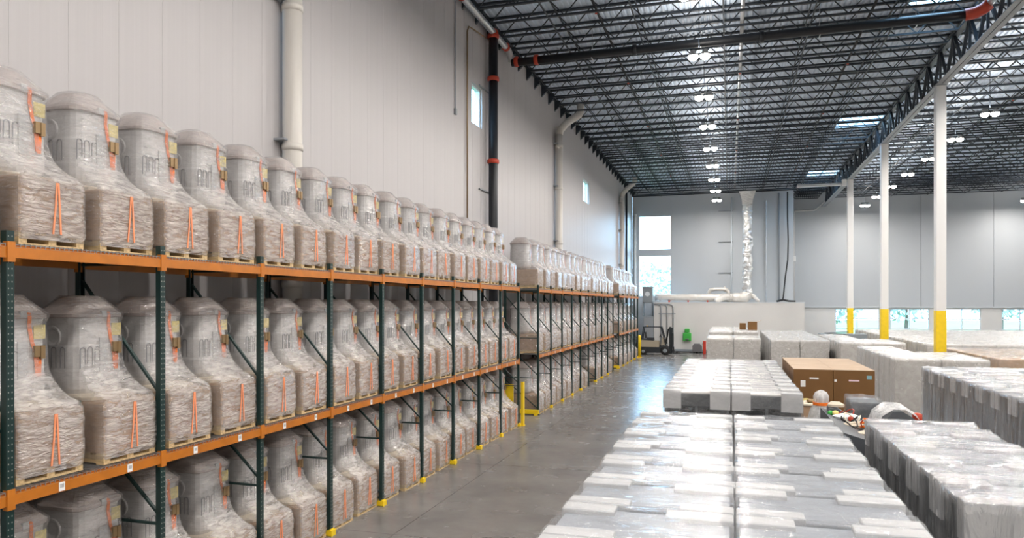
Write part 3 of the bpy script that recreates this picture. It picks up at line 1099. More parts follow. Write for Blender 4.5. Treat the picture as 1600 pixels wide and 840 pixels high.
def cooler_set(w, d, h, matn, sag, topm='cabinet_top', fl=(0.56, 0.46)):
    hw, hd = w / 2 - 0.03, d / 2 - 0.03
    zt = h - 0.045
    S = {}
    S['cabinet'] = MB().chamfer_box(-hw, hw, -hd + 0.03, hd, 0.12, zt - 0.03, 0.02).mesh('cabinet', 'cabinet_dark')
    S['top'] = MB().chamfer_box(-hw, hw, -hd + 0.02, hd, zt - 0.03, zt, 0.01).mesh('top_panel', topm)
    fr = MB()
    fr.box(-hw, -hw + 0.05, -hd, -hd + 0.03, 0.12, zt - 0.03).box(hw - 0.05, hw, -hd, -hd + 0.03, 0.12, zt - 0.03)
    fr.box(-hw + 0.05, hw - 0.05, -hd, -hd + 0.03, 0.12, 0.30).box(-hw + 0.05, hw - 0.05, -hd, -hd + 0.03, zt - 0.30, zt - 0.03).box(-0.03, 0.03, -hd, -hd + 0.03, 0.30, zt - 0.30)
    S['front'] = fr.mesh('front_frame', 'cabinet_dark')
    S['glass'] = MB().box(0.03, hw - 0.05, -hd + 0.006, -hd + 0.022, 0.30, zt - 0.30).mesh('glass_door', 'glass_black')
    S['skid'] = MB().box(-hw, hw, -hd + 0.02, hd - 0.02, 0.09, 0.12).box(-hw, -hw + 0.1, -hd + 0.02, hd - 0.02, 0, 0.09).box(hw - 0.1, hw, -hd + 0.02, hd - 0.02, 0, 0.09).box(-0.05, 0.05, -hd + 0.02, hd - 0.02, 0, 0.09).mesh('skid', 'pallet_wood')
    fo = {}
    for sx_ in (-1, 1):
        for sy_ in (-1, 1):
            mb = MB()
            lx = fl[0] if (sx_ * sy_ > 0) else fl[1]
            x0, x1 = sorted((sx_ * (hw + 0.03), sx_ * (hw - lx)))
            y0, y1 = sorted((sy_ * (hd + 0.03), sy_ * (hd - 0.20)))
            mb.chamfer_box(x0, x1, y0, y1, zt, h, 0.010)
            ya, yb = sorted((sy_ * (hd + 0.03), sy_ * hd))
            mb.box(x0, x1, ya, yb, zt - 0.36, zt)
            xa, xb = sorted((sx_ * (hw + 0.03), sx_ * hw))
            ya, yb = sorted((sy_ * hd, sy_ * (hd - 0.20)))
            mb.box(xa, xb, ya, yb, zt - 0.36, zt)
            fo[(sx_, sy_)] = mb.mesh('foam_corner', 'white_foam')
    S['foam'] = fo
    S['films'] = [film_box(w, d, h, s_, sag, matn) for s_ in (1.3, 9.1, 23.7, 41.9)]
    return S


def cooler(S, label, loc, group, k, w=1.5, rotz=0.0):
    t_ = thing('wrapped_cooler', label, 'wrapped cooler', loc, rotz, group)
    put('skid', S['skid'], t_)
    put('cabinet', S['cabinet'], t_)
    put('top_panel', S['top'], t_)
    f = put('front_frame', S['front'], t_)
    put('glass_door', S['glass'], f)
    put('glass_door', S['glass'], f, (-(w / 2 - 0.03 - 0.02), 0, 0))
    for q in S['foam'].values():
        put('foam_corner', q, t_)
    put('film_bag', S['films'][k % 4], t_)
    return t_


def carton_set(w, d, h, matn='white_carton', film='milky_film', wave=0.03):
    hw, hd = w / 2 - 0.025, d / 2 - 0.02
    S = {}
    S['box'] = MB().chamfer_box(-hw, hw, -hd, hd, 0.12, h - 0.03, 0.015).mesh('carton', matn)
    S['flap'] = MB().box(-hw + 0.02, hw - 0.02, -0.035, 0.035, h - 0.03, h - 0.024).mesh('tape', 'cream_foam')
    S['skid'] = MB().box(-hw, hw, -hd, hd, 0.09, 0.12).box(-hw, -hw + 0.1, -hd, hd, 0, 0.09).box(hw - 0.1, hw, -hd, hd, 0, 0.09).box(-0.05, 0.05, -hd, hd, 0, 0.09).mesh('skid', 'pallet_wood')
    S['films'] = [film_box(w, d, h, s_, 0.015, film, wave) for s_ in (2.3, 8.1, 21.7)]
    return S


def carton_unit(S, label, loc, group, k, simple=False):
    t_ = thing('wrapped_carton', label, 'wrapped carton', loc, 0, group)
    put('skid', S['skid'], t_)
    if not simple:
        put('tape', S['flap'], t_)
    put('carton', S['box'], t_)
    put('film_bag', S['films'][k % 3], t_)
    return t_


def jz(a=0.015):
    return random.uniform(-a, a)


P1 = 1.02
C1 = cooler_set(1.54, P1 - 0.02, 2.10, 'cooler_film', 0.035)
for ci, (cn, x) in enumerate((('left', -0.725), ('right', 0.84))):
    for r in range(8):
        y = 12.95 - P1 * (7 - r) - P1 / 2
        cooler(C1, 'film-wrapped cooler with foam corners, near block, %s column, %s row from the front' % (cn, ORD[r]), (x + jz(), y, jz(0.0)), 'wrapped coolers in the near block', ci * 8 + r * 3)
P2 = 0.96
C2 = cooler_set(1.44, P2 - 0.015, 2.10, 'cooler_film', 0.05, 'white_carton', (0.36, 0.40))
for ci, (cn, x) in enumerate((('left', -0.70), ('right', 0.76))):
    for r in range(10):
        y = 16.4 + P2 * r + P2 / 2
        cooler(C2, 'film-wrapped cooler with foam corners, second block, %s column, %s row from the front' % (cn, ORD[r]), (x + jz(), y, 0), 'wrapped coolers in the second block', ci * 8 + r * 3, 1.44)
P3 = 1.05
C3 = cooler_set(1.56, P3 - 0.02, 2.10, 'silver_film', 0.035)
for r in range(5):
    y = 13.15 - P3 * (4 - r) - P3 / 2
    cooler(C3, 'film-wrapped cooler with foam corners in the right-hand single column, %s row from the front' % ORD[r], (2.94 + jz(), y, 0), 'wrapped coolers in the right single column', r)
for r in range(9):
    y = 24.7 - P3 * r - P3 / 2
    cooler(C3, 'film-wrapped dark cooler in the silvery right block, left column, %s row from the back' % ORD[r], (6.4 + jz(), y, 0), 'wrapped coolers in the silvery right block', r)
for r in range(2):
    y = 24.7 - P3 * r - P3 / 2
    cooler(C3, 'film-wrapped dark cooler in the silvery right block, right column, %s row from the back' % ORD[r], (7.98 + jz(), y, 0), 'wrapped coolers in the silvery right block', r + 1)

W1 = carton_set(1.44, 0.96, 2.10)
W2 = carton_set(1.44, 0.96, 2.32)
SB = carton_set(1.44, 0.96, 2.10, 'kraft_carton', 'cooler_film', 0.05)


def block(S, bn, xs, y0, n_, p=0.98, simple=False, skip=()):
    names = ['left', 'right'] if len(xs) == 2 else ['only'] if len(xs) == 1 else ['%s' % ORD[i] for i in range(len(xs))]
    for ci, x in enumerate(xs):
        for r in range(n_[ci] if isinstance(n_, (list, tuple)) else n_):
            y = y0 + p * r + p / 2
            # keep what the camera can see
            dep = math.sin(YAW) * -x + math.cos(YAW) * y
            px_ = 800 + 1125 * (math.cos(YAW) * (x - 0.75) + math.sin(YAW) * y) / dep
            if px_ > 1640:
                continue
            carton_unit(S, 'film-wrapped carton in the %s block, %s column, %s row from the front' % (bn, names[ci], ORD[r]), (x + jz(), y + jz(0.01), 0), 'wrapped cartons in the %s block' % bn, ci + r, simple)


block(W1, 'pale tall', (6.28, 7.74), 28.1, (8, 4))
block(W1, 'low aisle-side', (-0.52, 0.93), 42.1, 4)
block(W2, 'raised office-side', (-0.52, 0.96), 47.0, 9, simple=True)
block(W1, 'central pale', (2.84, 4.30), 41.0, 15, simple=True)
block(W1, 'column-side pale', (6.05, 7.51), 39.2, (10, 4), simple=True)
block(SB, 'mixed brown', (9.75, 11.22, 12.69), 29.1, 7)
block(W1, 'farthest wide', tuple(9.85 + 1.47 * i for i in range(8)), 39.0, 20, 1.05, simple=True)

# plain brown cartons
def brown(label, x0, x1, y0, y1, z1, marks):
    t_ = thing('brown_carton', label, 'carton', ((x0 + x1) / 2, (y0 + y1) / 2, 0), 0, 'tall brown cartons')
    a, c = (x1 - x0) / 2 - 0.004, (y1 - y0) / 2 - 0.004
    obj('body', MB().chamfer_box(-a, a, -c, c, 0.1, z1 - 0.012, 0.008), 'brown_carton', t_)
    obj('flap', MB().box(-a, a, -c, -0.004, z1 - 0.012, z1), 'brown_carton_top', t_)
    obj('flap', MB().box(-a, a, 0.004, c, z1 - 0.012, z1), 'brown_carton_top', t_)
    obj('skid', MB().box(-a, a, -c, -c + 0.1, 0, 0.1).box(-a, a, c - 0.1, c, 0, 0.1), 'pallet_wood', t_)
    for (mx_, mz, mw, mh, mm) in marks:
        obj('sticker', MB().box(mx_ - mw / 2, mx_ + mw / 2, -c - 0.004, -c, mz - mh / 2, mz + mh / 2), mm, t_)
    return t_


mat('sticker_blue', (0.25, 0.45, 0.50), 0.6)
mat('sticker_pink', (0.80, 0.62, 0.68), 0.6)
BY = [20.4, 21.75, 23.2, 24.7]
for r in range(3):
    for ci, (x0, x1) in enumerate(((1.62, 2.59), (2.59, 3.58))):
        marks = []
        if r == 0 and ci == 0:
            marks = [(-0.25, 1.92, 0.12, 0.17, 'tag_print'), (0.02, 2.06, 0.22, 0.035, 'paper_white')]
        if r == 0 and ci == 1:
            marks = [(0.0, 2.03, 0.25, 0.04, 'sticker_pink'), (0.36, 2.12, 0.12, 0.09, 'sticker_blue'), (-0.44, 2.02, 0.06, 0.06, 'paper_white')]
        brown('tall plain brown carton, %s column, %s row of its block' % (('left', 'right')[ci], ('front', 'middle', 'back')[r]), x0, x1, BY[r] + 0.01, BY[r + 1] - 0.01, 2.3, marks)

# small cartons standing on the raised pair
def small_box(label, x, y, z, w, h, open_):
    t_ = thing('small_carton', label, 'carton', (x, y, z))
    obj('body', MB().chamfer_box(-w / 2, w / 2, -w / 2, w / 2, 0, h, 0.01), 'brown_carton', t_)
    obj('flap', MB().bar((-w / 2, 0, h + 0.005), (w / 2, 0, h + 0.005), w, 0.01), 'brown_carton_top', t_)
    if open_:
        obj('flap', MB().bar((w / 2, 0, h), (w / 2 + 0.25, 0, h + 0.08), w * 0.9, 0.012), 'brown_carton_top', t_)
    return t_


small_box('small closed brown carton standing on the wrapped pallets by the office wall', 0.83, 50.0, 2.335, 0.40, 0.44, False)
small_box('larger brown carton with a raised flap beside the small closed one', 1.42, 49.2, 2.335, 0.56, 0.56, True)
t_ = thing('panel_stack', 'stack of dark flat panels with a green edge behind the pale cartons', 'panel stack', (7.0, 50.9, 0))
obj('skid', MB().box(-1.4, 1.4, -0.6, 0.6, 0, 0.12), 'pallet_wood', t_)
for i in range(5):
    obj('sheet', MB().box(-1.4 + jz(0.05), 1.4 + jz(0.05), -0.6, 0.6, 0.12 + i * 0.40, 0.12 + i * 0.40 + 0.39), ('machine_grey', 'panel_grey', 'machine_grey', 'machine_grey', 'panel_grey')[i], t_)
obj('loose_sheet', MB().bar((-1.0, 0, 2.15), (0.3, 0.1, 2.22), 0.9, 0.03), 'machine_grey', t_)

# ------------------------------------------------------------------ equipment between the blocks
t_ = thing('control_console', 'grey open control console strewn with loose wiring between the blocks', 'console', (2.16, 15.0, 0))
obj('body', MB().prism([(-0.30, 0.0), (0.55, 0.0), (0.55, 1.55), (-0.30, 1.80)], -1.5, 1.7), 'machine_grey', t_)
obj('kick_base', MB().box(-0.33, 0.58, -1.53, 1.73, 0, 0.10), 'black_rubber', t_)
obj('upper_box', MB().prism([(-0.20, 1.6), (0.22, 1.6), (0.22, 1.70), (-0.02, 1.86), (-0.20, 1.88)], 0.95, 1.45), 'machine_grey', t_)
obj('coil', MB().tube([(0.26 + 0.09 * math.cos(a), -0.35 + 0.10 * math.sin(a), 1.70 + 0.012 * a) for a in [q * 0.5 for q in range(30)]], 0.02, 6), 'strap_orange', t_, smooth=True)
for i, (x, y, z, c_) in enumerate(((-0.12, 0.75, 1.84, 'label_yellow'), (-0.20, 0.85, 1.82, 'green_plastic'), (0.10, 0.30, 1.80, 'coupling_red'))):
    obj('knob', MB().lathe([(0.05, 0), (0.06, 0.03), (0.055, 0.07), (0.02, 0.09)], 12, (x, y, z - 0.06)), c_, t_, smooth=True)
for i, (x, y, z, w, m_) in enumerate(((0.05, 0.55, 1.78, 0.26, 'paper_white'), (0.22, -0.05, 1.72, 0.30, 'cream_foam'), (0.3, -0.75, 1.68, 0.24, 'cream_foam'), (-0.06, 1.2, 1.93, 0.16, 'cream_foam'), (0.36, -1.1, 1.65, 0.22, 'cream_foam'))):
    obj('packing_piece', MB().rings([sq_ring(0, w * s_, w * 0.6 * s_, 3, zz_, 12, 0.04, i * 3.0) for s_, zz_ in ((0.9, 0), (1.0, 0.05), (0.5, 0.10))], True, True), m_, t_, (x, y, z - 0.04))
for i in range(6):
    a = random.uniform(0, 6)
    c0 = Vector((random.uniform(-0.1, 0.35), random.uniform(-0.9, 0.9), 1.80))
    pts = [c0 + Vector((0.14 * math.cos(a + q * 0.6), 0.20 * math.sin(a + q * 0.6), 0.08 * math.sin(q * 0.9) + 0.03)) for q in range(9)]
    obj('wire', MB().tube(pts, 0.012, 5), ('coupling_red', 'cream_foam', 'black_rubber')[i % 3], t_, smooth=True)

t_ = thing('shrouded_post', 'upright post shrouded in white plastic with an orange tie band', 'shrouded post', (1.93, 17.15, 0))
sh = [(0.30, 0.0), (0.30, 0.9), (0.28, 1.45), (0.22, 1.70), (0.145, 1.80), (0.15, 1.86), (0.16, 1.98), (0.12, 2.07), (0.03, 2.12)]
rs = []
for r, z in sh:
    rs.append([((r + 0.05 * r * math.sin(j * 2.3)) * math.cos(2 * math.pi * j / 24), (r + 0.05 * r * math.sin(j * 2.3)) * math.sin(2 * math.pi * j / 24), z) for j in range(24)])
obj('shroud', MB().rings(rs, True, True), 'drape_film', t_, smooth=True)
obj('inner_post', MB().chamfer_box(-0.10, 0.10, -0.10, 0.10, 0.0, 1.98, 0.02), 'white_foam', t_)
obj('tie_band', MB().lathe([(0.163, 1.79), (0.168, 1.79), (0.168, 1.85), (0.163, 1.85)], 24), 'strap_orange', t_)

t_ = thing('low_cabinet', 'low brown cabinet with loose parts on top beside the dark coolers', 'cabinet', (1.80, 18.6, 0))
obj('body', MB().chamfer_box(-0.26, 0.26, -0.35, 0.35, 0, 1.62, 0.02), 'kraft_carton', t_)
obj('top_board', MB().box(-0.30, 0.30, -0.38, 0.38, 1.62, 1.66), 'cream_foam', t_)
obj('part', MB().lathe([(0.06, 0), (0.10, 0.04), (0.04, 0.09)], 12, (0.05, -0.1, 1.66)), 'buckle_metal', t_, smooth=True)
obj('part', MB().tube([(-0.2, 0, 1.70), (-0.05, -0.1, 1.74), (0.1, 0.1, 1.70), (0.2, 0.0, 1.72)], 0.025, 6), 'label_yellow', t_, smooth=True)

t_ = thing('wrapped_box', 'grey box in shiny clear film beside the brown cartons', 'wrapped box', (2.86, 17.7, 0))
obj('body', MB().chamfer_box(-0.30, 0.30, -0.40, 0.40, 0, 1.86, 0.02), 'machine_grey', t_)
put('film_bag', film_box(0.64, 0.86, 1.92, 5.5, 0.02, 'cooler_film', 0.05), t_)
t_ = thing('draped_machine', 'machine under a white plastic drape with a paper sheet and orange end', 'machine', (3.2, 16.2, 0))
obj('body', MB().prism([(-0.30, 0), (0.36, 0), (0.36, 1.66), (0.24, 1.78), (0.05, 1.90), (-0.12, 1.88), (-0.30, 1.66)], -0.45, 0.45), 'machine_grey', t_)
rs = []
for i, (x, z) in enumerate(((-0.52, 0.9), (-0.44, 1.45), (-0.34, 1.78), (-0.12, 1.95), (0.12, 1.96), (0.30, 1.82), (0.37, 1.70))):
    rs.append([(x + 0.03 * math.sin(j * 1.9 + i), -0.47 + 0.94 * j / 12, z + 0.03 * math.sin(j * 2.7 + i * 1.3)) for j in range(13)])
obj('drape', MB().rings(rs, closed=False), 'drape_film', t_, smooth=True)
obj('paper_sheet', MB().box(-0.10, 0.22, -0.475, -0.465, 1.34, 1.70), 'tag_print', t_)
obj('end_cap', MB().lathe([(0.09, 0), (0.09, 0.18), (0.05, 0.2)], 14, (0.34, -0.30, 1.66)), 'coupling_red', t_, smooth=True)
t_ = thing('parts_bench', 'grey bench with assorted small parts behind the right single column', 'bench', (3.75, 14.6, 0))
obj('bench_top', MB().chamfer_box(-0.55, 0.55, -0.4, 0.4, 1.52, 1.62, 0.01), 'machine_grey', t_)
for x in (-0.5, 0.5):
    for y_ in (-0.35, 0.35):
        obj('leg', MB().box(x - 0.04, x + 0.04, y_ - 0.04, y_ + 0.04, 0, 1.52), 'machine_grey', t_)
for i, (x, c_) in enumerate(((-0.42, 'coupling_red'), (-0.22, 'paper_white'), (-0.02, 'black_rubber'), (0.14, 'buckle_metal'), (0.32, 'cream_foam'))):
    obj('part', MB().lathe([(0.07, 0), (0.09, 0.05), (0.06, 0.12), (0.02, 0.15)], 10, (x, jz(0.2), 1.62)), c_, t_, smooth=True)

# ------------------------------------------------------------------ forklift
t_ = thing('forklift', 'dark forklift with beige side panels parked by the white office wall', 'forklift', (-5.70, 58.7, 0))
t_.scale = (1.12, 1.0, 1.0)
obj('chassis', MB().prism([(-1.05, 0.16), (0.95, 0.16), (0.98, 0.62), (0.62, 0.78), (-0.3, 0.62), (-1.08, 0.62), (-1.14, 0.40)], -0.52, 0.52), 'truck_dark', t_)
obj('side_panel', MB().prism([(-1.12, 0.62), (0.30, 0.62), (0.30, 1.10), (-1.12, 1.18)], -0.54, 0.54), 'truck_beige', t_)
obj('counterweight', MB().prism([(-1.34, 0.30), (-1.10, 0.22), (-1.10, 1.18), (-1.28, 1.08), (-1.36, 0.8)], -0.52, 0.52), 'truck_dark', t_)
obj('engine_hood', MB().prism([(-1.1, 1.18), (-0.1, 1.10), (-0.1, 1.22), (-1.05, 1.26)], -0.42, 0.42), 'truck_dark', t_)
s_ = obj('seat', MB().chamfer_box(-0.62, -0.10, -0.26, 0.26, 1.22, 1.34, 0.03), 'truck_seat', t_)
obj('seat_back', MB().prism([(-0.72, 1.30), (-0.60, 1.30), (-0.66, 1.80), (-0.76, 1.80)], -0.25, 0.25), 'truck_seat', s_)
obj('dashboard', MB().prism([(0.42, 0.70), (0.72, 0.70), (0.66, 1.32), (0.50, 1.36)], -0.42, 0.42), 'truck_beige', t_)
st = obj('steering_column', MB().bar((0.52, 0, 1.30), (0.34, 0, 1.52), 0.05), 'truck_dark', t_)
obj('steering_wheel', MB().tube([(0.34 + 0.10 * math.cos(a) * 0.6, 0.17 * math.sin(a), 1.52 + 0.13 * math.cos(a)) for a in [2 * math.pi * q / 16 for q in range(17)]], 0.015, 6), 'black_rubber', st)
for s_ in (-0.46, 0.46):
    obj('guard_post', MB().bar((-0.95, s_, 1.15), (-0.80, s_, 2.20), 0.07), 'truck_dark', t_)
    obj('guard_post', MB().bar((0.78, s_, 0.75), (0.42, s_, 2.20), 0.08), 'truck_dark', t_)
rf = obj('guard_roof', MB().box(-0.86, 0.48, -0.5, -0.44, 2.18, 2.24).box(-0.86, 0.48, 0.44, 0.5, 2.18, 2.24).box(-0.86, -0.80, -0.44, 0.44, 2.18, 2.24).box(0.42, 0.48, -0.44, 0.44, 2.18, 2.24), 'truck_dark', t_)
for i in range(6):
    x = -0.66 + i * 0.2
    obj('guard_slat', MB().box(x - 0.02, x + 0.02, -0.44, 0.44, 2.185, 2.225), 'truck_dark', rf)
for s_ in (-0.30, 0.30):
    obj('mast_rail', MB().box(0.98, 1.10, s_ - 0.05, s_ + 0.05, 0.08, 2.22), 'truck_dark', t_)
    obj('inner_rail', MB().box(1.10, 1.19, s_ - 0.03 - 0.05 * (1 if s_ > 0 else -1), s_ + 0.03 - 0.05 * (1 if s_ > 0 else -1), 0.08, 2.14), 'truck_dark', t_)
    obj('lift_chain', MB().box(1.12, 1.14, s_ * 0.4 - 0.02, s_ * 0.4 + 0.02, 0.5, 2.1), 'buckle_metal', t_)
    obj('fork', MB().prism([(1.24, 0.10), (1.30, 0.10), (1.30, 0.10), (2.20, 0.08), (2.20, 0.10), (1.30, 0.15), (1.30, 0.62), (1.24, 0.62)], s_ * 0.8 - 0.06, s_ * 0.8 + 0.06), 'truck_dark', t_)
obj('mast_tie', MB().box(1.0, 1.08, -0.30, 0.30, 2.10, 2.20).box(1.0, 1.08, -0.30, 0.30, 1.3, 1.38), 'truck_dark', t_)
obj('carriage', MB().box(1.19, 1.24, -0.48, 0.48, 0.30, 0.40).box(1.19, 1.24, -0.48, 0.48, 0.62, 0.72).box(1.19, 1.24, -0.48, -0.42, 0.72, 1.75).box(1.19, 1.24, 0.42, 0.48, 0.72, 1.75).box(1.19, 1.24, -0.42, 0.42, 1.68, 1.75).box(1.20, 1.23, -0.16, -0.12, 0.72, 1.68).box(1.20, 1.23, 0.12, 0.16, 0.72, 1.68), 'truck_dark', t_)
obj('tilt_cylinder', MB().bar((0.5, -0.36, 0.72), (1.0, -0.36, 0.9), 0.07), 'pipe_silver', t_)
obj('warning_light', MB().lathe([(0.05, 0), (0.05, 0.07), (0.02, 0.10)], 10, (-0.6, 0.0, 2.24)), 'amber', t_, smooth=True)
obj('hose_bundle', MB().tube([(0.70, -0.2, 0.9), (0.86, -0.22, 1.5), (0.92, -0.2, 2.0), (1.02, -0.2, 2.12)], 0.05, 8), 'black_rubber', t_, smooth=True)
for (x, r, w) in ((0.72, 0.34, 0.22), (-0.82, 0.27, 0.18)):
    for s_ in (-1, 1):
        yw = s_ * (0.60 - w / 2)
        wh = obj('wheel', MB().lathe([(r * 0.6, -w / 2), (r * 0.94, -w / 2), (r, -w / 3), (r, w / 3), (r * 0.94, w / 2), (r * 0.6, w / 2)], 22, axis='y'), 'black_rubber', t_, (x, yw, r), smooth=True)
        obj('hub', MB().lathe([(0.0001, -w / 2 - 0.02), (r * 0.3, -w / 2 - 0.02), (r * 0.6, -w / 2 + 0.02), (r * 0.6, w / 2 - 0.02), (r * 0.3, w / 2 + 0.02), (0.0001, w / 2 + 0.02)], 16, axis='y'), 'panel_grey', wh)

# ------------------------------------------------------------------ office box at the rear wall and what stands at it
OY = 62.0
OZ = 4.15
office = struct(obj('wall_office', MB().box(-6.15, 5.74, OY, YB - 0.02, 0, OZ), 'white_wall'))
struct(obj('trim_2', MB().box(-6.2, 5.79, OY - 0.03, YB - 0.02, OZ, OZ + 0.05), 'frame_white'))
struct(obj('baseboard_office', MB().box(-6.15, 5.74, OY - 0.02, OY, 0, 0.14), 'machine_grey'))
t_ = thing('low_kerb', 'long low grey kerb lying along the office wall base', 'kerb', (-1.4, OY - 0.55, 0))
obj('kerb_beam', MB().chamfer_box(-3.0, 0.6, -0.14, 0.14, 0.12, 0.30, 0.03), 'panel_grey', t_)
for x in (-2.8, -1.2, 0.4):
    obj('block', MB().box(x - 0.1, x + 0.1, -0.12, 0.12, 0, 0.12), 'black_rubber', t_)
t_ = thing('eyewash_station', 'bright green safety station mounted on the white office wall', 'safety station', (-3.4, OY, 0.98))
obj('tank', MB().chamfer_box(-0.34, 0.34, -0.30, -0.01, 0.0, 0.66, 0.06), 'green_plastic', t_)
obj('upper_tank', MB().chamfer_box(-0.20, 0.20, -0.24, -0.01, 0.70, 1.0, 0.05), 'green_plastic', t_)
obj('neck', MB().box(-0.08, 0.08, -0.18, -0.04, 0.64, 0.72), 'green_plastic', t_)
obj('basin', MB().lathe([(0.05, 0), (0.15, 0.05), (0.17, 0.12)], 14, (0.02, -0.36, 0.06)), 'vent_dark', t_, smooth=True)
t_ = thing('floor_scrubber', 'small dark floor machine on the floor by the office wall', 'floor machine', (-2.55, OY - 0.75, 0))
obj('body', MB().prism([(-0.38, 0.12), (0.38, 0.12), (0.38, 0.55), (0.2, 0.78), (-0.25, 0.78), (-0.38, 0.6)], -0.3, 0.3), 'vent_dark', t_)
for x in (-0.25, 0.25):
    for s_ in (-0.24, 0.24):
        obj('wheel', MB().lathe([(0.12, -0.03), (0.12, 0.03)], 14, axis='y'), 'black_rubber', t_, (x, s_, 0.12))
obj('handle', MB().tube([(0.3, -0.2, 0.55), (0.45, -0.2, 0.85), (0.45, 0.2, 0.85), (0.3, 0.2, 0.55)], 0.02, 6), 'panel_grey', t_)
t_ = thing('red_post', 'short red guard post standing left of the pale cartons', 'guard post', (-1.93, OY - 2.4, 0))
obj('tube', MB().chamfer_box(-0.12, 0.12, -0.12, 0.12, 0.02, 1.10, 0.03), 'red_plastic', t_)
obj('base_plate', MB().box(-0.18, 0.18, -0.18, 0.18, 0, 0.02), 'machine_grey', t_)

# electrical cabinets and conduits at the office corner
t_ = thing('electrical_cabinet', 'tall grey electrical cabinet at the left end of the office wall', 'cabinet', (-6.6, OY + 0.3, 0))
obj('body', MB().chamfer_box(-0.42, 0.42, -0.3, 0.3, 0.05, 3.0, 0.02), 'panel_grey', t_)
obj('door', MB().box(-0.38, -0.01, -0.325, -0.30, 0.2, 2.9), 'girder_grey', t_)
obj('door', MB().box(0.01, 0.38, -0.325, -0.30, 0.2, 2.9), 'girder_grey', t_)
obj('plinth', MB().box(-0.40, 0.40, -0.28, 0.28, 0, 0.05), 'black_rubber', t_)
t_ = thing('roof_unit', 'square blue-grey ventilation unit on the office roof corner', 'vent unit', (-6.72, OY + 0.6, 4.2))
obj('casing', MB().chamfer_box(-0.42, 0.42, -0.4, 0.4, 0.0, 1.25, 0.03), 'panel_grey', t_)
obj('lid', MB().box(-0.46, 0.46, -0.44, 0.44, 1.25, 1.32), 'girder_grey', t_)
obj('fan_grille', MB().lathe([(0.0001, 0.0), (0.2, 0.0), (0.24, 0.03)], 18, (0, -0.405, 0.7), axis='y'), 'frame_white', t_)
obj('support_frame', MB().box(-0.42, -0.34, -0.36, 0.36, -1.2, 0.0).box(0.34, 0.42, -0.36, 0.36, -1.2, 0.0).box(-0.42, 0.42, -0.36, 0.36, -0.06, 0.0), 'panel_grey', t_)
for i, x in enumerate((-5.55, -5.05, -4.55)):
    o = obj('conduit', MB().tube([(x, OY - 0.07, 0.4), (x, OY - 0.07, 3.75), (x - 0.08, OY - 0.07, 3.93), (x - 0.28, OY - 0.07, 4.02), (-6.15, OY - 0.07, 4.03 + 0.0)], 0.055, 8), 'girder_grey', smooth=True)
    tag(o, 'grey bent conduit on the office wall, %s of three from the left' % ORD[i], 'conduit', 'bent conduits on the office wall')
o = obj('conduit_clamp', MB().box(-5.75, -4.35, OY - 0.14, OY - 0.12, 3.20, 3.26), 'panel_grey')
tag(o, 'thin strut clamping the three bent conduits to the office wall', 'strut')

# ducts
def wob_tube(pts, r, seg=16, sub=6, amp=0.03, seed=0, crumple=0.22):
    P_ = []
    for i in range(len(pts) - 1):
        a, b2 = Vector(pts[i]), Vector(pts[i + 1])
        for q in range(sub):
            P_.append(a.lerp(b2, q / sub))
    P_.append(Vector(pts[-1]))
    rr = []
    for k_, p in enumerate(P_):
        base = r if not isinstance(r, (list, tuple)) else r[min(k_ // sub, len(r) - 1)] + (r[min(k_ // sub + 1, len(r) - 1)] - r[min(k_ // sub, len(r) - 1)]) * ((k_ % sub) / sub)
        rr.append(base * (1 + amp * math.sin(k_ * 2.4 + seed) + amp * 0.7 * math.sin(k_ * 1.1 + seed)))
    mb = MB().tube(P_, rr, seg)
    cr = rr[0] * crumple
    for q in range(len(mb.v)):
        p = Vector(mb.v[q])
        d = Vector((noise.noise(p * 3.1 + Vector((seed, 0, 0))), noise.noise(p * 3.1 + Vector((0, 9 + seed, 0))), 0.3 * noise.noise(p * 3.1)))
        mb.v[q] = tuple(p + d * cr)
    return mb


DYY = 63.6
t_ = thing('foil_duct', 'silver foil duct along the office roof that rises to the ceiling', 'duct', (0, DYY, OZ + 0.05))
obj('riser', wob_tube([(1.42, 0, 0.55), (1.42, 0, 3.0), (1.42, 0, 6.0), (1.42, 0, 8.3)], 0.38, 20, 12, 0.02, 0, 0.35), 'duct_foil', t_)
obj('hood', MB().rings([[(1.42 + sx_ * w_, sy_ * d_, z) for sx_, sy_ in ((-1, -1), (1, -1), (1, 1), (-1, 1))] for z, w_, d_ in ((8.2, 0.40, 0.40), (8.6, 0.45, 0.45), (9.25, 0.66, 0.55))], True, True), 'duct_foil', t_)
for z in (2.6, 5.3, 7.6):
    obj('joint_band', MB().lathe([(0.42, -0.05), (0.43, 0), (0.42, 0.05)], 16, (1.42, 0, z)), 'pipe_silver', t_)
obj('elbow', wob_tube([(1.42, 0, 0.8), (1.36, 0, 0.55), (1.15, 0, 0.40), (0.8, 0, 0.36), (0.2, 0, 0.40)], [0.42, 0.46, 0.48, 0.44, 0.36], 16, 3, 0.03, 1), 'duct_wrap', t_, smooth=True)
obj('run', wob_tube([(0.3, 0, 0.40), (-1.0, 0, 0.38), (-3.0, 0, 0.40), (-6.2, 0, 0.42)], [0.36, 0.32, 0.30, 0.28], 16, 8, 0.03, 2), 'duct_wrap', t_, smooth=True)
obj('branch', wob_tube([(-0.1, -0.1, 0.45), (-0.5, -0.5, 0.38), (-0.95, -0.9, 0.18), (-1.15, -1.0, 0.08)], [0.30, 0.28, 0.24, 0.20], 14, 4, 0.03, 3), 'duct_wrap', t_, smooth=True)
obj('tail', wob_tube([(1.6, 0, 0.55), (1.9, -0.1, 0.50), (2.15, -0.2, 0.25), (2.35, -0.3, 0.08)], [0.2, 0.18, 0.15, 0.12], 12, 4, 0.03, 4), 'duct_wrap', t_, smooth=True)
for x in (-5.0, -3.4, -1.8):
    obj('saddle', MB().box(x - 0.06, x + 0.06, -0.25, 0.25, 0.0, 0.14), 'coupling_red', t_)
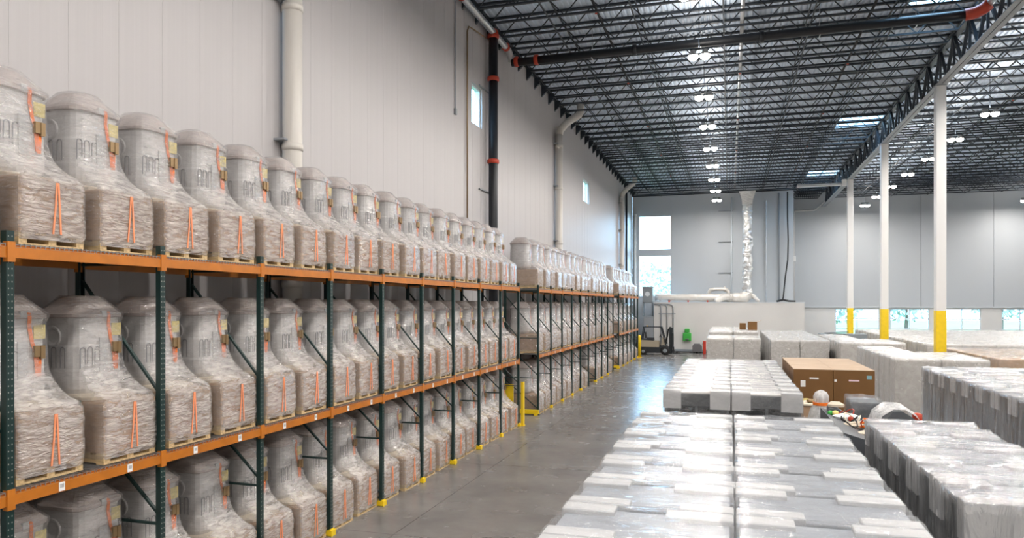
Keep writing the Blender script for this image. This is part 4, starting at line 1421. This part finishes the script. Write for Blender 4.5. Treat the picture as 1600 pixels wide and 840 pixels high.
t_ = thing('bypass_pipe', 'white wrapped pipe loop standing above the office roof duct', 'pipe', (-0.75, DYY + 0.8, OZ + 0.05))
obj('pipe_loop', wob_tube([(-1.05, 0, 0.0), (-1.02, 0, 0.75), (-0.85, 0, 1.05), (-0.5, 0, 1.12), (0.35, 0, 1.12), (0.62, 0, 0.95), (0.68, 0, 0.6), (0.68, 0, 0.0)], 0.16, 12, 3, 0.02), 'duct_wrap', t_, smooth=True)
obj('pipe_flange', MB().lathe([(0.24, -0.06), (0.24, 0.06)], 14, (0.35, 0, 1.12), axis='x'), 'duct_wrap', t_)

# things on the rear wall
def wall_pipe(label, x, z0, z1, r=0.05, m_='frame_white', clamps=(), y=None):
    y = YB if y is None else y
    t2 = thing('wall_conduit', label, 'conduit', (x, y - r - 0.05, 0))
    obj('tube', MB().tube([(0, 0, z0), (0, 0, z1)], r, 8), m_, t2, smooth=True)
    for z in clamps:
        obj('bracket', MB().box(-1.1 if len(clamps) == 3 else -0.12, 0.12, -0.02, r + 0.05, z - 0.03, z + 0.03), 'girder_grey', t2)
    return t2


wall_pipe('white vertical conduit with three side brackets on the rear wall', 0.16, 4.25, 13.4, 0.06, clamps=(12.2, 9.5, 6.8))
wall_pipe('white vertical conduit just right of the silver riser duct', 3.02, 4.25, 13.0, 0.055)
wall_pipe('pale blue vertical conduit between the riser duct and the hanging cable', 4.06, 4.25, 13.6, 0.07, 'girder_grey')
t_ = thing('hanging_cable', 'dark cable hanging from the ceiling down to the office roof', 'cable', (4.6, YB - 0.5, 0))
obj('cable', MB().tube([(0.12, 0, 13.6), (0.12, 0, 11.5), (0.18, 0, 9.5), (0.14, 0, 7.8), (-0.06, 0, 6.3), (-0.22, 0, 4.6), (-0.30, 0, 4.32)], 0.055, 8), 'black_rubber', t_, smooth=True)
obj('cable_end', MB().tube([(-0.75, 0, 4.26), (-0.45, 0, 4.36), (-0.20, 0, 4.40), (0.2, -0.1, 4.30), (0.75, -0.2, 4.26)], 0.08, 8), 'black_rubber', t_, smooth=True)
t_ = thing('white_conduit', 'white conduit stepping along the recessed rear wall to the girder end', 'conduit', (0, YC - 0.22, 0))
obj('tube', MB().tube([(5.75, 0, 0.3), (5.75, 0, 12.6), (5.82, 0, 12.7), (7.5, 0, 12.7), (7.6, 0, 12.75), (8.7, 0, 13.75)], 0.055, 8), 'column_white', t_, smooth=True)
obj('pull_box', MB().chamfer_box(5.6, 5.9, -0.09, 0.09, 8.0, 8.5, 0.02), 'column_white', t_)

# ------------------------------------------------------------------ pipes on the left wall
def downspout(label, y, zt, elbow):
    t2 = thing('roof_drain_pipe', label, 'pipe', (WX + 0.22, y, 0), group='roof drain pipes on the left wall')
    r = 0.19
    if elbow:
        obj('pipe', MB().tube([(0, 0, 0.02), (0, 0, zt)], r, 18), 'pipe_white', t2, smooth=True)
        obj('elbow', MB().tube([(0, 0, zt - 0.02), (0.05, 0.1, zt + 0.25), (0.30, 0.5, zt + 0.70), (0.78, 1.25, zt + 1.25), (0.85, 1.35, zt + 1.45), (0.85, 1.35, 14.4)], r, 18), 'pipe_white', t2, smooth=True)
    else:
        obj('pipe', MB().tube([(0, 0, 0.02), (0, 0, zt)], r, 18), 'pipe_white', t2, smooth=True)
        obj('elbow', MB().tube([(0, 0, zt - 0.02), (0.2, 0.3, zt + 0.4), (0.2, 0.3, 14.4)], r, 18), 'pipe_white', t2, smooth=True)
    for z in (4.4, 7.1, 9.85, 12.0):
        if z < zt:
            obj('coupling', MB().lathe([(r + 0.015, -0.07), (r + 0.02, 0), (r + 0.015, 0.07)], 18, (0, 0, z)), 'pipe_white', t2, smooth=True)
            obj('clamp', MB().box(-0.22, 0.02, -r - 0.12, r + 0.12, z + 0.10, z + 0.14), 'girder_grey', t2)
    return t2


downspout('white roof drain pipe on the left wall above the nearest loads', 12.38, 13.2, False)
downspout('white roof drain pipe with offset elbow beyond the black riser', 35.6, 12.6, True)
downspout('white roof drain pipe with offset elbow near the rear corner', 57.8, 12.6, True)
t_ = thing('sprinkler_riser', 'black vertical sprinkler riser with red couplings on the left wall', 'pipe', (WX + 0.26, 24.9, 0))
obj('pipe', MB().tube([(0, 0, 0.02), (0, 0, 13.85)], 0.17, 18), 'pipe_black', t_, smooth=True)
for z in (6.6, 9.2, 12.2, 13.75):
    obj('coupling', MB().lathe([(0.20, -0.08), (0.22, -0.05), (0.22, 0.05), (0.20, 0.08)], 16, (0, 0, z)), 'coupling_red', t_, smooth=True)
for z in (8.1, 11.75):
    obj('stand_off', MB().box(-0.24, -0.20, -0.9, 0.25, z - 0.02, z + 0.02), 'girder_grey', t_)
t_ = thing('sprinkler_feed', 'silver sprinkler feed pipe running along the top of the left wall', 'pipe', (WX + 0.28, 0, 13.88))
obj('pipe', MB().tube([(0, 8.0, 0), (0, 26.7, 0), (0, 27.0, -0.12), (0, 27.1, -0.34)], 0.12, 14), 'pipe_silver', t_, smooth=True)
for y in (18.5, 21.6, 24.9, 26.4):
    obj('coupling', MB().lathe([(0.14, -0.08), (0.16, -0.05), (0.16, 0.05), (0.14, 0.08)], 14, (0, y, 0), axis='y'), 'coupling_red', t_, smooth=True)
t_ = thing('sprinkler_main', 'thick black sprinkler main crossing the ceiling between joists', 'pipe', (0, 27.10, 13.50))
obj('pipe', MB().tube([(WX + 0.3, 0, 0), (7.6, 0, 0.06)], 0.155, 16), 'pipe_black', t_, smooth=True)
obj('grooved_elbow', MB().tube([(7.45, 0, 0.06), (7.75, -0.05, 0.08), (7.95, -0.15, 0.16), (8.08, -0.25, 0.26)], 0.19, 14), 'coupling_red', t_, smooth=True)
obj('stub', MB().tube([(8.05, -0.23, 0.24), (8.10, -0.45, 0.30), (8.10, -3.0, 0.32)], 0.12, 14), 'pipe_silver', t_, smooth=True)
for x in (-8.0, -7.2, -3.4, 1.1):
    obj('coupling', MB().lathe([(0.18, -0.08), (0.20, -0.05), (0.20, 0.05), (0.18, 0.08)], 14, (x, 0, 0.02), axis='x'), 'coupling_red' if x < -6 else 'pipe_black', t_, smooth=True)
for x in (-5.0, -1.0, 3.0, 6.0):
    obj('hanger', MB().box(x - 0.015, x + 0.015, -0.17, 0.17, -0.18, -0.155).box(x - 0.01, x + 0.01, -0.01, 0.01, 0.15, 1.02), 'pipe_silver', t_)
for i, (x, m_) in enumerate(((0.42, 'pipe_silver'), (-4.3, 'pipe_black'), (4.6, 'pipe_black'), (13.0, 'pipe_black'))):
    t_ = thing('sprinkler_branch', '%s sprinkler branch pipe running down the hall %s' % ('silver' if i == 0 else 'black', ('over the aisle', 'near the left wall', 'left of the girder', 'right of the girder')[i]), 'pipe', (x, 0, 13.93))
    obj('pipe', MB().tube([(0, 12.0, 0), (0, (YB if x < XS else YC) - 0.5, 0)], 0.07 if i == 0 else 0.045, 10), m_, t_, smooth=True)
    for y in range(20, 64, 4):
        obj('sprinkler_head', MB().lathe([(0.03, 0), (0.02, -0.06), (0.05, -0.10), (0.05, -0.11)], 8, (0, y, -0.05)), 'coupling_red' if y % 8 == 0 else 'pipe_silver', t_)
wc = thing('wall_conduit', 'thin conduit drop ending in a small box on the left wall', 'conduit', (WX + 0.03, 21.7, 0))
obj('tube', MB().tube([(0, 0, 10.3), (0, 0, 13.8)], 0.022, 6), 'girder_grey', wc)
obj('outlet_box', MB().chamfer_box(-0.03, 0.05, -0.06, 0.06, 10.12, 10.32, 0.01), 'girder_grey', wc)
wc = thing('wall_conduit', 'thin rust-brown pipe left of the black riser on the left wall', 'conduit', (WX + 0.05, 22.76, 0))
obj('tube', MB().tube([(0, 0, 5.0), (0, 0, 13.2), (0, 0.15, 13.4), (0.02, 0.5, 13.45), (0.1, 2.1, 13.6)], 0.025, 6), 'buckle_metal', wc, smooth=True)
wc = thing('wall_conduit', 'dark vertical riser on the left wall close to the rear corner', 'conduit', (WX + 0.12, 61.3, 0))
obj('tube', MB().tube([(0, 0, 0.0), (0, 0, 13.6)], 0.09, 10), 'pipe_black', wc, smooth=True)
wc = thing('corner_pipe', 'white vertical pipe in the rear left corner with joint collars', 'pipe', (WX + 0.30, YB - 0.2, 0))
obj('tube', MB().tube([(0, 0, 0.0), (0, 0, 12.2)], 0.10, 12), 'column_white', wc, smooth=True)
for z in (5.8, 7.4, 9.6, 12.1):
    obj('collar', MB().lathe([(0.13, -0.06), (0.13, 0.06)], 12, (0, 0, z)), 'column_white', wc)

# ceiling heater under the far skylight
t_ = thing('tube_heater', 'long white radiant tube heater hanging under the far skylight', 'heater', (6.25, 55.6, 12.45))
obj('reflector', MB().rings([[(x, -0.30, 0.0), (x, -0.16, 0.16), (x, 0.16, 0.16), (x, 0.30, 0.0), (x, 0.27, 0.0), (x, 0.14, 0.13), (x, -0.14, 0.13), (x, -0.27, 0.0)] for x in (-1.6, 1.35)], True, True), 'column_white', t_)
obj('burner_tube', MB().tube([(-1.5, 0, 0.03), (1.3, 0, 0.03)], 0.05, 10), 'pipe_silver', t_)
obj('burner_box', MB().chamfer_box(1.35, 1.65, -0.16, 0.16, -0.05, 0.4, 0.02), 'column_white', t_)
for x in (-1.2, 1.0):
    obj('hanger_chain', MB().bar((x, 0, 0.16), (x, 0, 2.09), 0.02), 'pipe_silver', t_)

# ------------------------------------------------------------------ outside
struct(obj('ground', MB().box(-120, 150, -80, 220, -0.5, -0.25), 'grass'))


def tree(label, x, y, h, r, seed):
    rnd = random.Random(seed)
    t2 = thing('tree', label, 'tree', (x, y, -0.25), group='trees outside the rear windows')
    obj('trunk', MB().tube([(0, 0, 0), (0.1, 0, h * 0.3), (0, 0.1, h * 0.7)], [0.28, 0.2, 0.08], 8), 'bark', t2)
    mb = MB()
    for i in range(900):
        while True:
            p = Vector((rnd.uniform(-1, 1), rnd.uniform(-1, 1), rnd.uniform(-1, 1)))
            if 0.3 < p.length < 1:
                break
        c = Vector((p.x * r, p.y * r, h * 0.62 + p.z * h * 0.40))
        a = Vector((rnd.uniform(-1, 1), rnd.uniform(-1, 1), rnd.uniform(-1, 1))).normalized() * 0.34
        b2 = a.cross(Vector((rnd.uniform(-1, 1), rnd.uniform(-1, 1), rnd.uniform(-1, 1)))).normalized() * 0.2
        j = len(mb.v)
        mb.v += [tuple(c - a), tuple(c + b2), tuple(c + a), tuple(c - b2)]
        mb.f.append((j, j + 1, j + 2, j + 3))
    o = obj('foliage', mb, 'leaf_green', t2)
    o['kind'] = 'stuff'
    return t2


tree('broad leafy tree outside the tall corner window', -9.5, 92, 9.5, 4.0, 1)
tree('smaller leafy tree outside right of the corner window', -1.5, 97, 8.0, 3.5, 2)
for i, x in enumerate((12, 21, 30, 39)):
    tree('leafy tree outside the low rear windows, %s from the left' % ORD[i], x, 96 + (i % 2) * 4, 8 + i % 3, 4.0, 10 + i)
